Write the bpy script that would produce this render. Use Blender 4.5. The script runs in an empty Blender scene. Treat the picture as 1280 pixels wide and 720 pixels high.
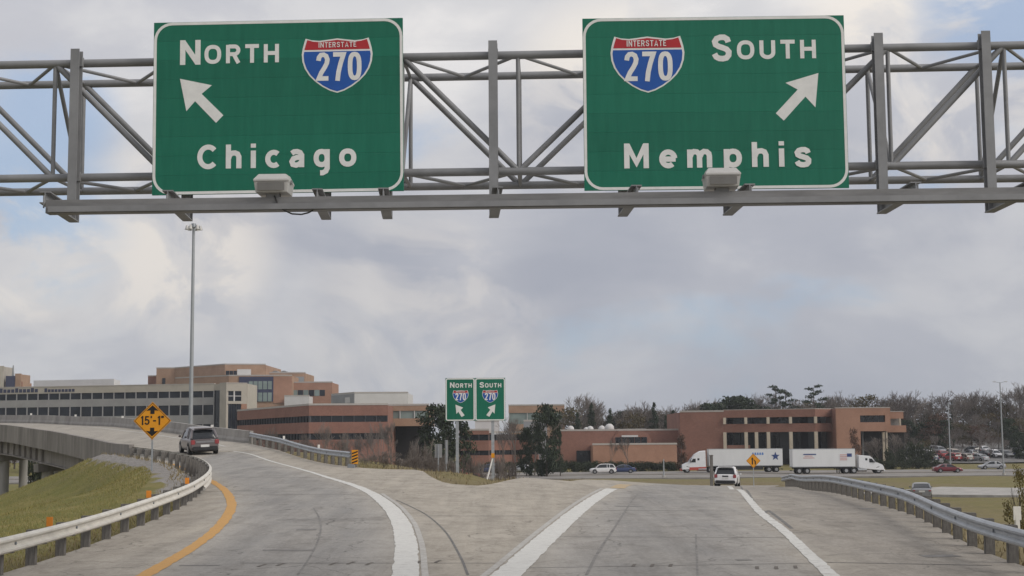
import bpy, bmesh, math, random
import numpy as np
from mathutils import Vector, Matrix
from mathutils.geometry import delaunay_2d_cdt, tessellate_polygon
random.seed(7); rng = np.random.RandomState(5)
R = math.radians
S = bpy.context.scene
C = S.collection
# ------------------------------------------------------------------ camera
F = 1800.0; HZ = 550.0; CAM = Vector((0, 0, 2.5)); ROLL = R(0.45)
PITCH = math.atan((HZ - 360) / F)
fw = Vector((0, math.cos(PITCH), math.sin(PITCH))); r0 = Vector((1, 0, 0)); u0 = Vector((0, -math.sin(PITCH), math.cos(PITCH)))
rt = r0 * math.cos(ROLL) - u0 * math.sin(ROLL); up = u0 * math.cos(ROLL) + r0 * math.sin(ROLL)
cam = bpy.data.cameras.new('camera'); co = bpy.data.objects.new('camera', cam); C.objects.link(co)
M = Matrix((rt, up, -fw)).transposed().to_4x4(); M.translation = CAM; co.matrix_world = M
cam.sensor_width = 36; cam.lens = 36 * F / 1280; cam.clip_start = .1; cam.clip_end = 20000
S.camera = co
# ------------------------------------------------------------------ world, sun, exposure
SUN = Vector((.78, -.42, .62)).normalized()
def setup_world():
    w = bpy.data.worlds.new('World'); S.world = w; w.use_nodes = True
    nt = w.node_tree; nt.nodes.clear(); N = nt.nodes.new; L = nt.links.new
    out = N('ShaderNodeOutputWorld'); bg = N('ShaderNodeBackground'); bg.inputs['Strength'].default_value = .1
    L(bg.outputs[0], out.inputs[0])
    sky = N('ShaderNodeTexSky'); sky.sky_type = 'NISHITA'; sky.sun_disc = False
    sky.sun_elevation = math.asin(SUN.z); sky.sun_rotation = math.atan2(SUN.x, SUN.y); sky.air_density = 1.0; sky.dust_density = 1.5
    tc = N('ShaderNodeTexCoord')
    def mapping(sc, loc):
        m = N('ShaderNodeMapping'); m.inputs['Scale'].default_value = sc; m.inputs['Location'].default_value = loc
        L(tc.outputs['Generated'], m.inputs[0]); return m
    def noise(m, scale, det, rough, dist=0):
        n = N('ShaderNodeTexNoise'); n.inputs['Scale'].default_value = scale; n.inputs['Detail'].default_value = det
        n.inputs['Roughness'].default_value = rough; n.inputs['Distortion'].default_value = dist
        L(m.outputs[0], n.inputs['Vector']); return n.outputs['Fac']
    def ramp(src, stops):
        r = N('ShaderNodeValToRGB'); r.color_ramp.interpolation = 'EASE'
        e = r.color_ramp.elements
        while len(e) < len(stops): e.new(.5)
        for i, (p, c) in enumerate(stops): e[i].position = p; e[i].color = (*c, 1) if isinstance(c, tuple) else (c, c, c, 1)
        L(src, r.inputs[0]); return r.outputs[0]
    def mix(f, a, b, mode='MIX'):
        m = N('ShaderNodeMix'); m.data_type = 'RGBA'; m.blend_type = mode; m.clamp_factor = True
        for s, v in ((m.inputs[0], f), (m.inputs[6], a), (m.inputs[7], b)):
            if hasattr(v, 'links'): L(v, s)
            else: s.default_value = v if isinstance(v, (int, float)) else (*v, 1)
        return m.outputs[2]
    big = noise(mapping((1, 1, 2.0), (3.3, 1.2, 5.13)), 3.6, 9, .52, .35)
    fine = noise(mapping((1, 1, 1.7), (7.1, 2.9, .4)), 8.5, 8, .60, .5)
    wisp = noise(mapping((1, 1, 4.5), (2.4, 6.0, 1.1)), 3.0, 5, .5, .2)
    comb = mix(.33, big, fine)
    cloud = ramp(comb, [(.34, (3.75, 3.95, 4.65)), (.46, (4.95, 5.1, 5.65)), (.55, (6.4, 6.45, 6.65)), (.66, (8.5, 8.35, 8.2))])
    soft = ramp(wisp, [(.3, (4.9, 5.1, 5.7)), (.7, (6.3, 6.35, 6.6))])
    cloud = mix(.34, cloud, soft)
    # where cloud thins, the blue shows
    gap = ramp(mix(.35, noise(mapping((1, 1, 2.4), (4.75, .6, 2.25)), 3.1, 7, .5, .3), fine), [(.565, 0.0), (.66, .85)])
    blue = mix(.45, sky.outputs[0], (4.6, 6.1, 8.9))
    # two breaks in the cloud, low on the left and high on the right
    def blob(px, py, c0, c1):
        d = (fw * F + rt * (px - 640) - up * (py - 360)).normalized()
        v = N('ShaderNodeVectorMath'); v.operation = 'DOT_PRODUCT'; v.inputs[1].default_value = d; L(tc.outputs['Generated'], v.inputs[0])
        r = N('ShaderNodeMapRange'); r.inputs[1].default_value = math.cos(R(c1)); r.inputs[2].default_value = math.cos(R(c0)); r.interpolation_type = 'SMOOTHERSTEP'
        L(v.outputs['Value'], r.inputs[0]); return r.outputs[0]
    def mult(a, b):
        m = N('ShaderNodeMath'); m.operation = 'MULTIPLY'
        for s, v in zip(m.inputs, (a, b)):
            if hasattr(v, 'links'): L(v, s)
            else: s.default_value = v
        return m.outputs[0]
    def mx(a, b):
        m = N('ShaderNodeMath'); m.operation = 'MAXIMUM'; L(a, m.inputs[0]); L(b, m.inputs[1]); return m.outputs[0]
    edge = ramp(fine, [(.40, 0.1), (.54, 1.0)])
    b = mx(mx(blob(10, 262, 0, 5.4), blob(60, 150, 0, 3.4)), blob(1250, 0, 0, 4.0))
    crisp = noise(mapping((1, 1, 1.5), (1.7, 8.2, 3.3)), 11.0, 10, .58, .9)
    lump = ramp(mix(.55, big, crisp), [(.45, 0.0), (.50, .45), (.56, 1.0)])
    puff = mx(mx(blob(215, 305, 0, 5.0), blob(1180, 40, 1, 7.0)), mx(blob(60, 330, 0, 4.0), mx(mult(blob(530, 420, 0, 6.5), .5), blob(760, 120, 0, 5.0))))
    dark = mx(blob(390, 330, 0, 7.0), mx(blob(690, 130, 0, 2.6), mx(blob(760, 330, 0, 5.5), mult(blob(1050, 380, 0, 9.0), .6))))
    g = mult(mx(gap, mult(b, edge)), .8)
    cloud = mix(mult(mult(dark, ramp(big, [(.38, 1.0), (.60, .3)])), .8), cloud, (3.9, 4.15, 4.85))
    cloud = mix(mult(mult(puff, lump), .85), cloud, (8.3, 7.85, 7.3))
    sp = N('ShaderNodeSeparateXYZ'); L(tc.outputs['Generated'], sp.inputs[0])
    el = ramp(sp.outputs[2], [(.0, (.80, .81, .82)), (.13, (.88, .875, .875)), (.30, (1.0, .985, .97))])
    L(mix(1.0, mix(g, cloud, blue), el, 'MULTIPLY'), bg.inputs['Color'])
setup_world()
sl = bpy.data.lights.new('sun', 'SUN'); sl.energy = 1.8; sl.angle = R(35); sl.color = (1, .94, .86)
so = bpy.data.objects.new('sun', sl); C.objects.link(so); so.rotation_euler = SUN.to_track_quat('Z', 'Y').to_euler(); so.location = (0, 0, 60)
S.render.engine = 'CYCLES'
S.view_settings.view_transform = 'Standard'; S.view_settings.look = 'None'; S.view_settings.exposure = 0.14; S.view_settings.gamma = 1.0
S.render.resolution_x = 1024; S.render.resolution_y = 576
# ------------------------------------------------------------------ pixels to directions
def ray(px, py): return (fw * F + rt * (px - 640) - up * (py - 360)) / F       # y-depth about 1 per unit
def at(px, py, Y):
    d = ray(px, py); return CAM + d * (Y / d.y)
def px_of(p):
    v = Vector(p) - CAM; k = F / v.dot(fw); return 640 + v.dot(rt) * k, 360 - v.dot(up) * k
def X_at(px, Y): return at(px, 550, Y).x
def Z_at(px, py, Y): return at(px, py, Y).z
# ------------------------------------------------------------------ materials
MATS = {}
def mat(name, col, rough=.7, metal=0, var=.12, scale=3.0, bump=0, bscale=None, col2=None, spec=.4, coat=0, streak=None, detail=5):
    if name in MATS: return MATS[name]
    m = bpy.data.materials.new(name); m.use_nodes = True; nt = m.node_tree; N = nt.nodes.new; L = nt.links.new
    b = nt.nodes['Principled BSDF']; b.inputs['Roughness'].default_value = rough; b.inputs['Metallic'].default_value = metal
    b.inputs['Specular IOR Level'].default_value = spec; b.inputs['Coat Weight'].default_value = coat
    c2 = col2 or tuple(min(1, c * (1 + var)) for c in col); c1 = col if col2 else tuple(c * (1 - var) for c in col)
    tc = N('ShaderNodeTexCoord'); mp = N('ShaderNodeMapping'); L(tc.outputs['Object'], mp.inputs[0])
    if streak: mp.inputs['Scale'].default_value = streak
    n = N('ShaderNodeTexNoise'); n.inputs['Scale'].default_value = scale; n.inputs['Detail'].default_value = detail; n.inputs['Roughness'].default_value = .62
    L(mp.outputs[0], n.inputs['Vector'])
    r = N('ShaderNodeValToRGB'); r.color_ramp.elements[0].position = .33; r.color_ramp.elements[1].position = .67
    r.color_ramp.elements[0].color = (*c1, 1); r.color_ramp.elements[1].color = (*c2, 1)
    L(n.outputs['Fac'], r.inputs[0]); L(r.outputs[0], b.inputs['Base Color'])
    if bump:
        n2 = N('ShaderNodeTexNoise'); n2.inputs['Scale'].default_value = bscale or scale * 8; n2.inputs['Detail'].default_value = 4; L(tc.outputs['Object'], n2.inputs['Vector'])
        bp = N('ShaderNodeBump'); bp.inputs['Strength'].default_value = bump; bp.inputs['Distance'].default_value = .05; L(n2.outputs['Fac'], bp.inputs['Height']); L(bp.outputs[0], b.inputs['Normal'])
    MATS[name] = m; return m
def mat_leaf(name, cols, rough=.65, trans=.15):
    if name in MATS: return MATS[name]
    m = bpy.data.materials.new(name); m.use_nodes = True; nt = m.node_tree; N = nt.nodes.new; L = nt.links.new
    b = nt.nodes['Principled BSDF']; b.inputs['Roughness'].default_value = rough; b.inputs['Specular IOR Level'].default_value = .2
    g = N('ShaderNodeNewGeometry'); oi = N('ShaderNodeObjectInfo')
    ad = N('ShaderNodeMath'); ad.operation = 'MULTIPLY_ADD'; ad.inputs[1].default_value = .7; L(g.outputs['Random Per Island'], ad.inputs[0])
    ml = N('ShaderNodeMath'); ml.operation = 'MULTIPLY'; ml.inputs[1].default_value = .3; L(oi.outputs['Random'], ml.inputs[0]); L(ml.outputs[0], ad.inputs[2])
    r = N('ShaderNodeValToRGB'); e = r.color_ramp.elements
    while len(e) < len(cols): e.new(.5)
    for i, c in enumerate(cols): e[i].position = i / (len(cols) - 1); e[i].color = (*c, 1)
    L(ad.outputs[0], r.inputs[0]); L(r.outputs[0], b.inputs['Base Color'])
    MATS[name] = m; return m
def attr_mat(name, fn):
    m = bpy.data.materials.new(name); m.use_nodes = True; fn(m.node_tree, m.node_tree.nodes['Principled BSDF']); MATS[name] = m; return m
# ------------------------------------------------------------------ objects
def tag(o, label=None, cat=None, group=None, kind=None):
    if label: o['label'] = label
    if cat: o['category'] = cat
    if group: o['group'] = group
    if kind: o['kind'] = kind
    return o
def thing(name, label, cat, loc=(0, 0, 0), rotz=0, group=None):
    o = bpy.data.objects.new(name, None); C.objects.link(o); o.empty_display_size = .2
    o.location = loc; o.rotation_euler = (0, 0, rotz)
    return tag(o, label, cat, group)
def pmatrix(o):
    m = Matrix.Translation(o.location) @ o.rotation_euler.to_matrix().to_4x4()
    return pmatrix(o.parent) @ m if o.parent else m
class MB:
    def __init__(s): s.v = []; s.f = []
    def add(s, vs, fs):
        n = len(s.v); s.v += [tuple(p) for p in vs]; s.f += [tuple(i + n for i in f) for f in fs]; return s
    def box(s, c, d, rz=0, rot=None):
        x, y, z = d[0] / 2, d[1] / 2, d[2] / 2
        m = rot if rot else Matrix.Rotation(rz, 3, 'Z'); c = Vector(c)
        vs = [c + m @ Vector(p) for p in ((-x, -y, -z), (x, -y, -z), (x, y, -z), (-x, y, -z), (-x, -y, z), (x, -y, z), (x, y, z), (-x, y, z))]
        return s.add(vs, [(0, 3, 2, 1), (4, 5, 6, 7), (0, 1, 5, 4), (1, 2, 6, 5), (2, 3, 7, 6), (3, 0, 4, 7)])
    def b2(s, a, b): return s.box([(a[i] + b[i]) / 2 for i in range(3)], [abs(b[i] - a[i]) for i in range(3)])
    def tube(s, p, q, r, r2=None, n=8, cap=True):
        p, q = Vector(p), Vector(q); r2 = r if r2 is None else r2; d = q - p
        a = d.orthogonal().normalized(); b = d.normalized().cross(a)
        vs = [p + (a * math.cos(t) + b * math.sin(t)) * r for t in [2 * math.pi * i / n for i in range(n)]]
        vs += [q + (a * math.cos(t) + b * math.sin(t)) * r2 for t in [2 * math.pi * i / n for i in range(n)]]
        fs = [(i, (i + 1) % n, n + (i + 1) % n, n + i) for i in range(n)]
        if cap: fs += [tuple(range(n))[::-1], tuple(range(n, 2 * n))]
        return s.add(vs, fs)
    def prism(s, poly, y0, y1, plane='xz'):
        n = len(poly)
        P = (lambda a, b, t: (a, t, b)) if plane == 'xz' else (lambda a, b, t: (a, b, t)) if plane == 'xy' else (lambda a, b, t: (t, a, b))
        vs = [P(a, b, y0) for a, b in poly] + [P(a, b, y1) for a, b in poly]
        tri = tessellate_polygon([[Vector((a, b, 0)) for a, b in poly]])
        fs = [tuple(t) for t in tri] + [tuple(i + n for i in reversed(t)) for t in tri] + [(i, n + i, n + (i + 1) % n, (i + 1) % n) for i in range(n)]
        return s.add(vs, fs)
    def loft(s, rings, cap=True):
        n = len(rings[0]); vs = [p for r in rings for p in r]; fs = []
        for k in range(len(rings) - 1):
            for i in range(n): fs.append((k * n + i, k * n + (i + 1) % n, (k + 1) * n + (i + 1) % n, (k + 1) * n + i))
        if cap: fs += [tuple(range(n))[::-1], tuple(range((len(rings) - 1) * n, len(rings) * n))]
        return s.add(vs, fs)
    def build(s, name, m, parent=None, world=False, smooth=False, kind=None, bevel=0, fixn=True):
        vs = s.v
        if world and parent is not None:
            inv = pmatrix(parent).inverted(); vs = [inv @ Vector(p) for p in vs]
        me = bpy.data.meshes.new(name); me.from_pydata([tuple(p) for p in vs], [], s.f)
        if fixn or bevel:
            bm = bmesh.new(); bm.from_mesh(me)
            if fixn: bmesh.ops.recalc_face_normals(bm, faces=bm.faces)
            if bevel: bmesh.ops.bevel(bm, geom=[e for e in bm.edges if e.is_manifold and e.calc_face_angle(0) > .5], offset=bevel, segments=2, affect='EDGES', clamp_overlap=True)
            bm.to_mesh(me); bm.free()
        me.materials.append(m if not isinstance(m, str) else MATS[m])
        if smooth:
            me.polygons.foreach_set('use_smooth', [True] * len(me.polygons))
            me.set_sharp_from_angle(angle=R(38))
        me.update()
        o = bpy.data.objects.new(name, me); C.objects.link(o)
        if parent is not None: o.parent = parent
        if kind: o['kind'] = kind
        return o
def copy_tree(o, parent=None):
    c = o.copy(); C.objects.link(c); c.parent = parent
    for ch in KIDS(o): copy_tree(ch, c)
    return c
def KIDS(o): return [x for x in list(bpy.data.objects) if x.parent == o]
def share(proto, name, parent, loc=None, rot=None):
    o = bpy.data.objects.new(name, proto.data); C.objects.link(o); o.parent = parent
    if loc is not None: o.location = loc
    if rot is not None: o.rotation_euler = rot
    return o
# ------------------------------------------------------------------ lettering: road-sign capitals drawn as even strokes
def arc(cx, cy, rx, ry, a0, a1, n=18): return [(cx + rx * math.cos(R(a0 + (a1 - a0) * k / n)), cy + ry * math.sin(R(a0 + (a1 - a0) * k / n))) for k in range(n + 1)]
def sup(cx, cy, rx, ry, n=28, e=.82):
    f = lambda v: math.copysign(abs(v) ** e, v)
    o = [(cx + rx * f(math.cos(2 * math.pi * k / n)), cy + ry * f(math.sin(2 * math.pi * k / n))) for k in range(n)]; return o + [o[0]]
SS = [(.61, .72), (.57, .84), (.46, .91), (.32, .91), (.19, .86), (.12, .75), (.15, .63), (.26, .56), (.40, .51), (.54, .45), (.62, .35), (.61, .22), (.53, .12), (.40, .09), (.27, .10), (.16, .16), (.10, .28)]
GL = {
 'N': (.72, [[(.09, 0), (.09, 1)], [(.63, 0), (.63, 1)], [(.10, .93), (.62, .07)]]), 'O': (.80, [sup(.40, .5, .31, .41)]), 'T': (.66, [[(0, .91), (.66, .91)], [(.33, .86), (.33, 0)]]),
 'R': (.68, [[(.09, 0), (.09, 1)], [(.12, .91), (.40, .91)] + arc(.40, .70, .19, .21, 80, -80, 10) + [(.40, .49), (.12, .49)], [(.38, .46), (.60, 0)]]),
 'H': (.72, [[(.09, 0), (.09, 1)], [(.63, 0), (.63, 1)], [(.12, .51), (.60, .51)]]), 'S': (.71, [SS]), 'U': (.72, [[(.09, 1), (.09, .35)] + arc(.36, .35, .27, .26, 180, 360, 14) + [(.63, 1)]]),
 'C': (.72, [arc(.41, .5, .32, .41, 42, 318, 22)]), 'M': (.86, [[(.09, 0), (.09, 1)], [(.77, 0), (.77, 1)], [(.11, .94), (.43, .22), (.75, .94)]]), 'I': (.18, [[(.09, 0), (.09, 1)]]),
 'E': (.58, [[(.09, 0), (.09, 1)], [(.1, .91), (.57, .91)], [(.1, .51), (.50, .51)], [(.1, .09), (.58, .09)]]), 'A': (.74, [[(.07, 0), (.37, .94), (.67, 0)], [(.18, .25), (.56, .25)]]),
 'h': (.58, [[(.09, 0), (.09, 1)], [(.10, .42), (.14, .56), (.23, .635), (.34, .645), (.44, .60), (.49, .48), (.49, 0)]]), 'i': (.18, [[(.09, 0), (.09, .73)], [(.09, .85), (.09, 1.02)]]),
 'c': (.54, [arc(.32, .365, .23, .275, 48, 312, 18)]), 'a': (.56, [[(.09, .58), (.18, .645), (.30, .655), (.41, .61), (.47, .50), (.47, 0)], [(.46, .41), (.30, .41), (.16, .36), (.10, .24), (.14, .12), (.26, .085), (.38, .13), (.46, .22)]]),
 'g': (.60, [sup(.30, .365, .21, .275, 20, .9), [(.51, .73), (.51, -.06), (.46, -.18), (.34, -.25), (.24, -.25)]]), 'o': (.64, [sup(.32, .365, .23, .275, 22, .9)]),
 'e': (.62, [arc(.32, .365, .225, .275, 4, 312, 20), [(.12, .355), (.58, .355)]]), 'm': (.92, [[(.09, 0), (.09, .73)], [(.10, .44), (.15, .58), (.24, .645), (.34, .63), (.41, .56), (.43, .46), (.43, 0)], [(.45, .44), (.50, .58), (.59, .645), (.69, .63), (.76, .56), (.78, .46), (.78, 0)]]),
 'p': (.62, [[(.09, .73), (.09, -.26)], sup(.32, .365, .22, .275, 20, .9)]), 's': (.55, [[(x * .78, y * .74) for x, y in SS]]),
 '2': (.60, [[(.08, .70), (.11, .82), (.20, .90), (.33, .91), (.45, .86), (.51, .74), (.48, .61), (.38, .47), (.22, .29), (.10, .09), (.56, .09)]]), '7': (.58, [[(.02, .91), (.52, .91), (.38, .60), (.28, .30), (.23, 0)]]), '0': (.62, [sup(.31, .5, .22, .41, 24, .75)]),
 '1': (.34, [[(.24, 0), (.24, 1)], [(.22, .92), (.07, .76)]]), '5': (.62, [[(.52, .91), (.15, .91), (.12, .52), (.24, .59), (.38, .58), (.49, .49), (.53, .34), (.49, .19), (.38, .10), (.24, .10), (.13, .16), (.08, .26)]]),
 "'": (.12, [[(.06, 1.0), (.06, .76)]]), '"': (.28, [[(.06, 1.0), (.06, .76)], [(.22, 1.0), (.22, .76)]]), '-': (.42, [[(.03, .46), (.39, .46)]]), ' ': (.3, [])}
def lettering(name, s, quad, y, m, parent, bold=.03, space=1.0, ref=None, thick=.006):
    # quad: local box (x0, z0, x1, z1) of the capitals
    wt = .212 if bold >= .03 else .155 if bold >= .012 else .135
    H = quad[3] - quad[1]; gap = .17 * space if bold >= .03 else .13 * space; gap += (space - 1) * .45; x = 0; st = []
    for id_, ch in enumerate(s):
        w, strokes = GL[ch]; st += [(id_, [(x + a, b) for a, b in q]) for q in strokes]; x += w + gap
    x -= gap; W = quad[2] - quad[0]; hw = wt * H / 2
    for k, (ci, q) in enumerate(st):
        if k == 0 or ci != st[k - 1][0]: b = MB()
        P = [Vector((quad[0] + a / x * W, quad[1] + c * H)) for a, c in q]; closed = (P[0] - P[-1]).length < 1e-6
        if closed: P = P[:-1]
        n = len(P); Lf, Rt = [], []
        for i in range(n):
            p = P[i - 1] if (i or closed) else None; nx2 = P[(i + 1) % n] if (i < n - 1 or closed) else None
            d1 = (P[i] - p).normalized() if p is not None else (nx2 - P[i]).normalized(); d2 = (nx2 - P[i]).normalized() if nx2 is not None else d1
            n1, n2 = Vector((-d1.y, d1.x)), Vector((-d2.y, d2.x)); v = n1 + n2; v = v / max(.5, 1 + n1.dot(n2)); Lf.append(P[i] + v * hw); Rt.append(P[i] - v * hw)
        yy = y - .0004 * k; vs = [(p.x, yy, p.y) for p in Lf] + [(p.x, yy, p.y) for p in Rt]
        m2 = n if closed else n - 1
        b.add(vs, [(i, n + i, n + (i + 1) % n, (i + 1) % n) for i in range(m2)])
        if k == len(st) - 1 or st[k + 1][0] != ci: b.build(name, m, parent, fixn=False)      # one object for each character
# ------------------------------------------------------------------ the pavement's height: a smooth sheet through surveyed points
CP = np.array([(-10.5,-15,0),(0,-15,0),(9.6,-15,0),(-10,0,0),(0,0,0),(9,0,0),(-10,20,0),(0,20,.02),(9,20,.08),(-9.6,27,.05),(-2,27,.05),(5.5,27,.1),(9,27,.15),
 (-10.3,46,.5),(-4,45,.5),(-12.4,58,.85),(-16,70,1.2),(-21,80,1.5),(-8,70,1.2),(-4.7,70,1.12),(-2.6,58,.76),(-1.2,58,.7),(.5,45,.36),(5,45,.27),(11.2,42,.27),
 (12.5,56,.22),(15.7,82,-.27),(17.4,90,-.52),(1.8,78,.25),(5.8,100,-.28),(5.6,80,-.2),(12.7,80,-.3),(18.2,122,-1.55),(9.5,122,-1.15),(21.8,122,-1.62),
 (26.5,150,-2.5),(15,150,-2.3),(33,180,-3.3),(22,180,-3.2),(-23.6,85,1.62),(-29,96,2.12),(-36.5,110,2.75),(-45.5,126,3.35),(-57,142,3.9),(-72,157,4.4),(-92,170,4.9),
 (-8.6,73,1.27),(-14.6,90,2.0),(-19.2,101,2.55),(-27,115.5,3.3),(-36,132,4.0),(-48.4,149,4.6),(-64,165,5.1),(-85,181,5.6)], float)
def tps_fit(P, lam=3.0):
    n = len(P); d = np.hypot(P[:, None, 0] - P[None, :, 0], P[:, None, 1] - P[None, :, 1])
    K = np.where(d > 0, d * d * np.log(np.maximum(d, 1e-9)), 0) + lam * np.eye(n)
    A = np.zeros((n + 3, n + 3)); A[:n, :n] = K; Q = np.c_[np.ones(n), P[:, :2]]; A[:n, n:] = Q; A[n:, :n] = Q.T
    return np.linalg.solve(A, np.r_[P[:, 2], 0, 0, 0])
TW = tps_fit(CP)
def PZ(x, y):
    x = np.atleast_1d(np.asarray(x, float)); y = np.atleast_1d(np.asarray(y, float)); sh = x.shape; x = x.ravel(); y = y.ravel()
    d = np.hypot(x[:, None] - CP[None, :, 0], y[:, None] - CP[None, :, 1])
    z = (np.where(d > 0, d * d * np.log(np.maximum(d, 1e-9)), 0)) @ TW[:-3] + TW[-3] + TW[-2] * x + TW[-1] * y
    return z.reshape(sh)
def pz(x, y): return float(PZ(x, y)[0])
def on_road(px, py):
    d = ray(px, py); lo = None; ts = np.linspace(12, 190, 900) / d.y
    x = d.x * ts; y = d.y * ts; z = CAM.z + d.z * ts; k = np.argmax(z < PZ(x, y))
    a, b = ts[k - 1], ts[k]
    for _ in range(20):
        m = (a + b) / 2
        if CAM.z + d.z * m < pz(d.x * m, d.y * m): b = m
        else: a = m
    return (d.x * b, d.y * b)
def smooth_path(pts, step=1.0):
    # Catmull-Rom through plan points, resampled evenly
    P = [np.array(p[:2], float) for p in pts]; P = [2 * P[0] - P[1]] + P + [2 * P[-1] - P[-2]]; o = []
    for i in range(1, len(P) - 2):
        a, b, c, d = P[i - 1:i + 3]; n = max(2, int(np.linalg.norm(c - b) / .25))
        for k in range(n):
            t = k / n; o.append(.5 * ((2 * b) + (-a + c) * t + (2 * a - 5 * b + 4 * c - d) * t * t + (-a + 3 * b - 3 * c + d) * t ** 3))
    o.append(P[-2]); o = np.array(o); s = np.r_[0, np.cumsum(np.linalg.norm(np.diff(o, axis=0), axis=1))]
    n = max(2, int(round(s[-1] / step)) + 1); q = np.linspace(0, s[-1], n)
    return np.c_[np.interp(q, s, o[:, 0]), np.interp(q, s, o[:, 1])], q
def normals(p):
    t = np.gradient(p, axis=0); t /= np.linalg.norm(t, axis=1)[:, None]; return np.c_[t[:, 1], -t[:, 0]]       # to the right of travel
LE_RAMP = [(-10.5,-15),(-9.95,10),(-9.75,20),(-9.7,27),(-9.8,35),(-10.5,46),(-12.5,58),(-16.2,70),(-21,80),(-23.6,85)]
LE_BR = [(-23.6,85),(-29,96),(-36.5,110),(-45.5,126),(-57,142),(-72,157),(-92,170)]
RE_BR = [(-14.6,90),(-19.2,101),(-27,115.5),(-36,132),(-48.4,149),(-64,165),(-85,181)]
GORE = [(-14.6,90),(-11.3,81),(-8.3,72.5),(-6.2,69.5),(-4.6,69.8),(-3.6,63.5),(-2.6,58.6),(-1.2,58.2),(.2,66),(1.9,78),(5.7,100),(9.5,122),(15,150),(22,180)]
RR = [(9.6,-15),(9.1,10),(9.05,20),(9.3,27),(10.05,33),(11.5,42),(13.1,56),(16.1,82),(17.4,90),(21.8,122),(26.5,150),(33,180)]
le = smooth_path(LE_RAMP)[0]; rr = smooth_path(RR)[0]; go = smooth_path(GORE, 1.5)[0]
OUT = np.vstack([le, go, rr[::-1]])
def seg_dist(px, py, poly):
    A = poly; B = np.roll(poly, -1, axis=0); D = B - A; best = np.full(px.shape, 1e9); bx = np.zeros(px.shape); by = np.zeros(px.shape); inside = np.zeros(px.shape, bool); bi = np.zeros(px.shape, int)
    for i in range(len(A)):
        t = np.clip(((px - A[i, 0]) * D[i, 0] + (py - A[i, 1]) * D[i, 1]) / (D[i] @ D[i] + 1e-12), 0, 1)
        x = A[i, 0] + t * D[i, 0]; y = A[i, 1] + t * D[i, 1]; d = np.hypot(px - x, py - y); k = d < best
        best[k] = d[k]; bx[k] = x[k]; by[k] = y[k]; bi[k] = i
        c = ((A[i, 1] > py) != (B[i, 1] > py)); xx = A[i, 0] + (py - A[i, 1]) * D[i, 0] / (D[i, 1] if abs(D[i, 1]) > 1e-12 else 1e-12)
        inside ^= c & (px < xx)
    return np.where(inside, -best, best), bx, by, bi
NLE, NGO = len(le), len(go)
def sstep(a, b, x): t = np.clip((x - a) / (b - a), 0, 1); return t * t * (3 - 2 * t)
def LOW(x, y):
    z = -3.3 + 0 * x
    z = z - .3 * sstep(110, 200, y)
    z = z + sstep(270, 300, y) * .4
    z = z + sstep(288, 400, y) * sstep(40, 75, x) * 5.2 + sstep(400, 900, y) * 6
    z = z + sstep(240, 330, y) * sstep(-20, -120, x) * 1.0
    z = z + 3.3 * sstep(40, -30, y)
    return z
def TZ(x, y):
    x = np.asarray(x, float); y = np.asarray(y, float)
    d, bx, by, bi = seg_dist(x, y, OUT); e = PZ(bx, by)
    left = (bi < NLE); gore = (bi >= NLE) & (bi < NLE + NGO)
    flat = np.where(left, 6.5 - 5.2 * sstep(48, 72, by), np.where(gore, 2.0, 1.1)); s1 = np.where(left, .07, .05); s2 = np.where(left, .40, np.where(gore, .16, .42))
    ab = (bi == NLE - 1); flat = np.where(ab, .6, flat); s2 = np.where(ab, .6, s2)
    out = e - .05 - s1 * np.minimum(np.maximum(d, 0), flat) - s2 * np.maximum(d - flat, 0)
    out = out + np.where(left & (bi < NLE - 1) & (by < 84), .5 * sstep(46, 54, by) * sstep(84.5, 82, by) * sstep(.1, .9, d) * sstep(4.8, 1.8, d), 0)
    low = LOW(x, y); wav = .12 * np.sin(x * .23 + 1.3) * np.sin(y * .19 + .4) * sstep(2, 10, d)
    out = np.logaddexp(out * 2.2, low * 2.2) / 2.2 + wav
    ins = np.where((np.abs(x) < 200) & (d < 0), PZ(np.clip(x, -95, 40), np.clip(y, -20, 185)), 0) - np.where(d < -.4, .35, .05 + .3 * np.clip(-d, 0, .4) / .4)
    return np.where(d < 0, ins, out)
def tz(x, y): return float(TZ(np.array([x]), np.array([y]))[0])
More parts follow.
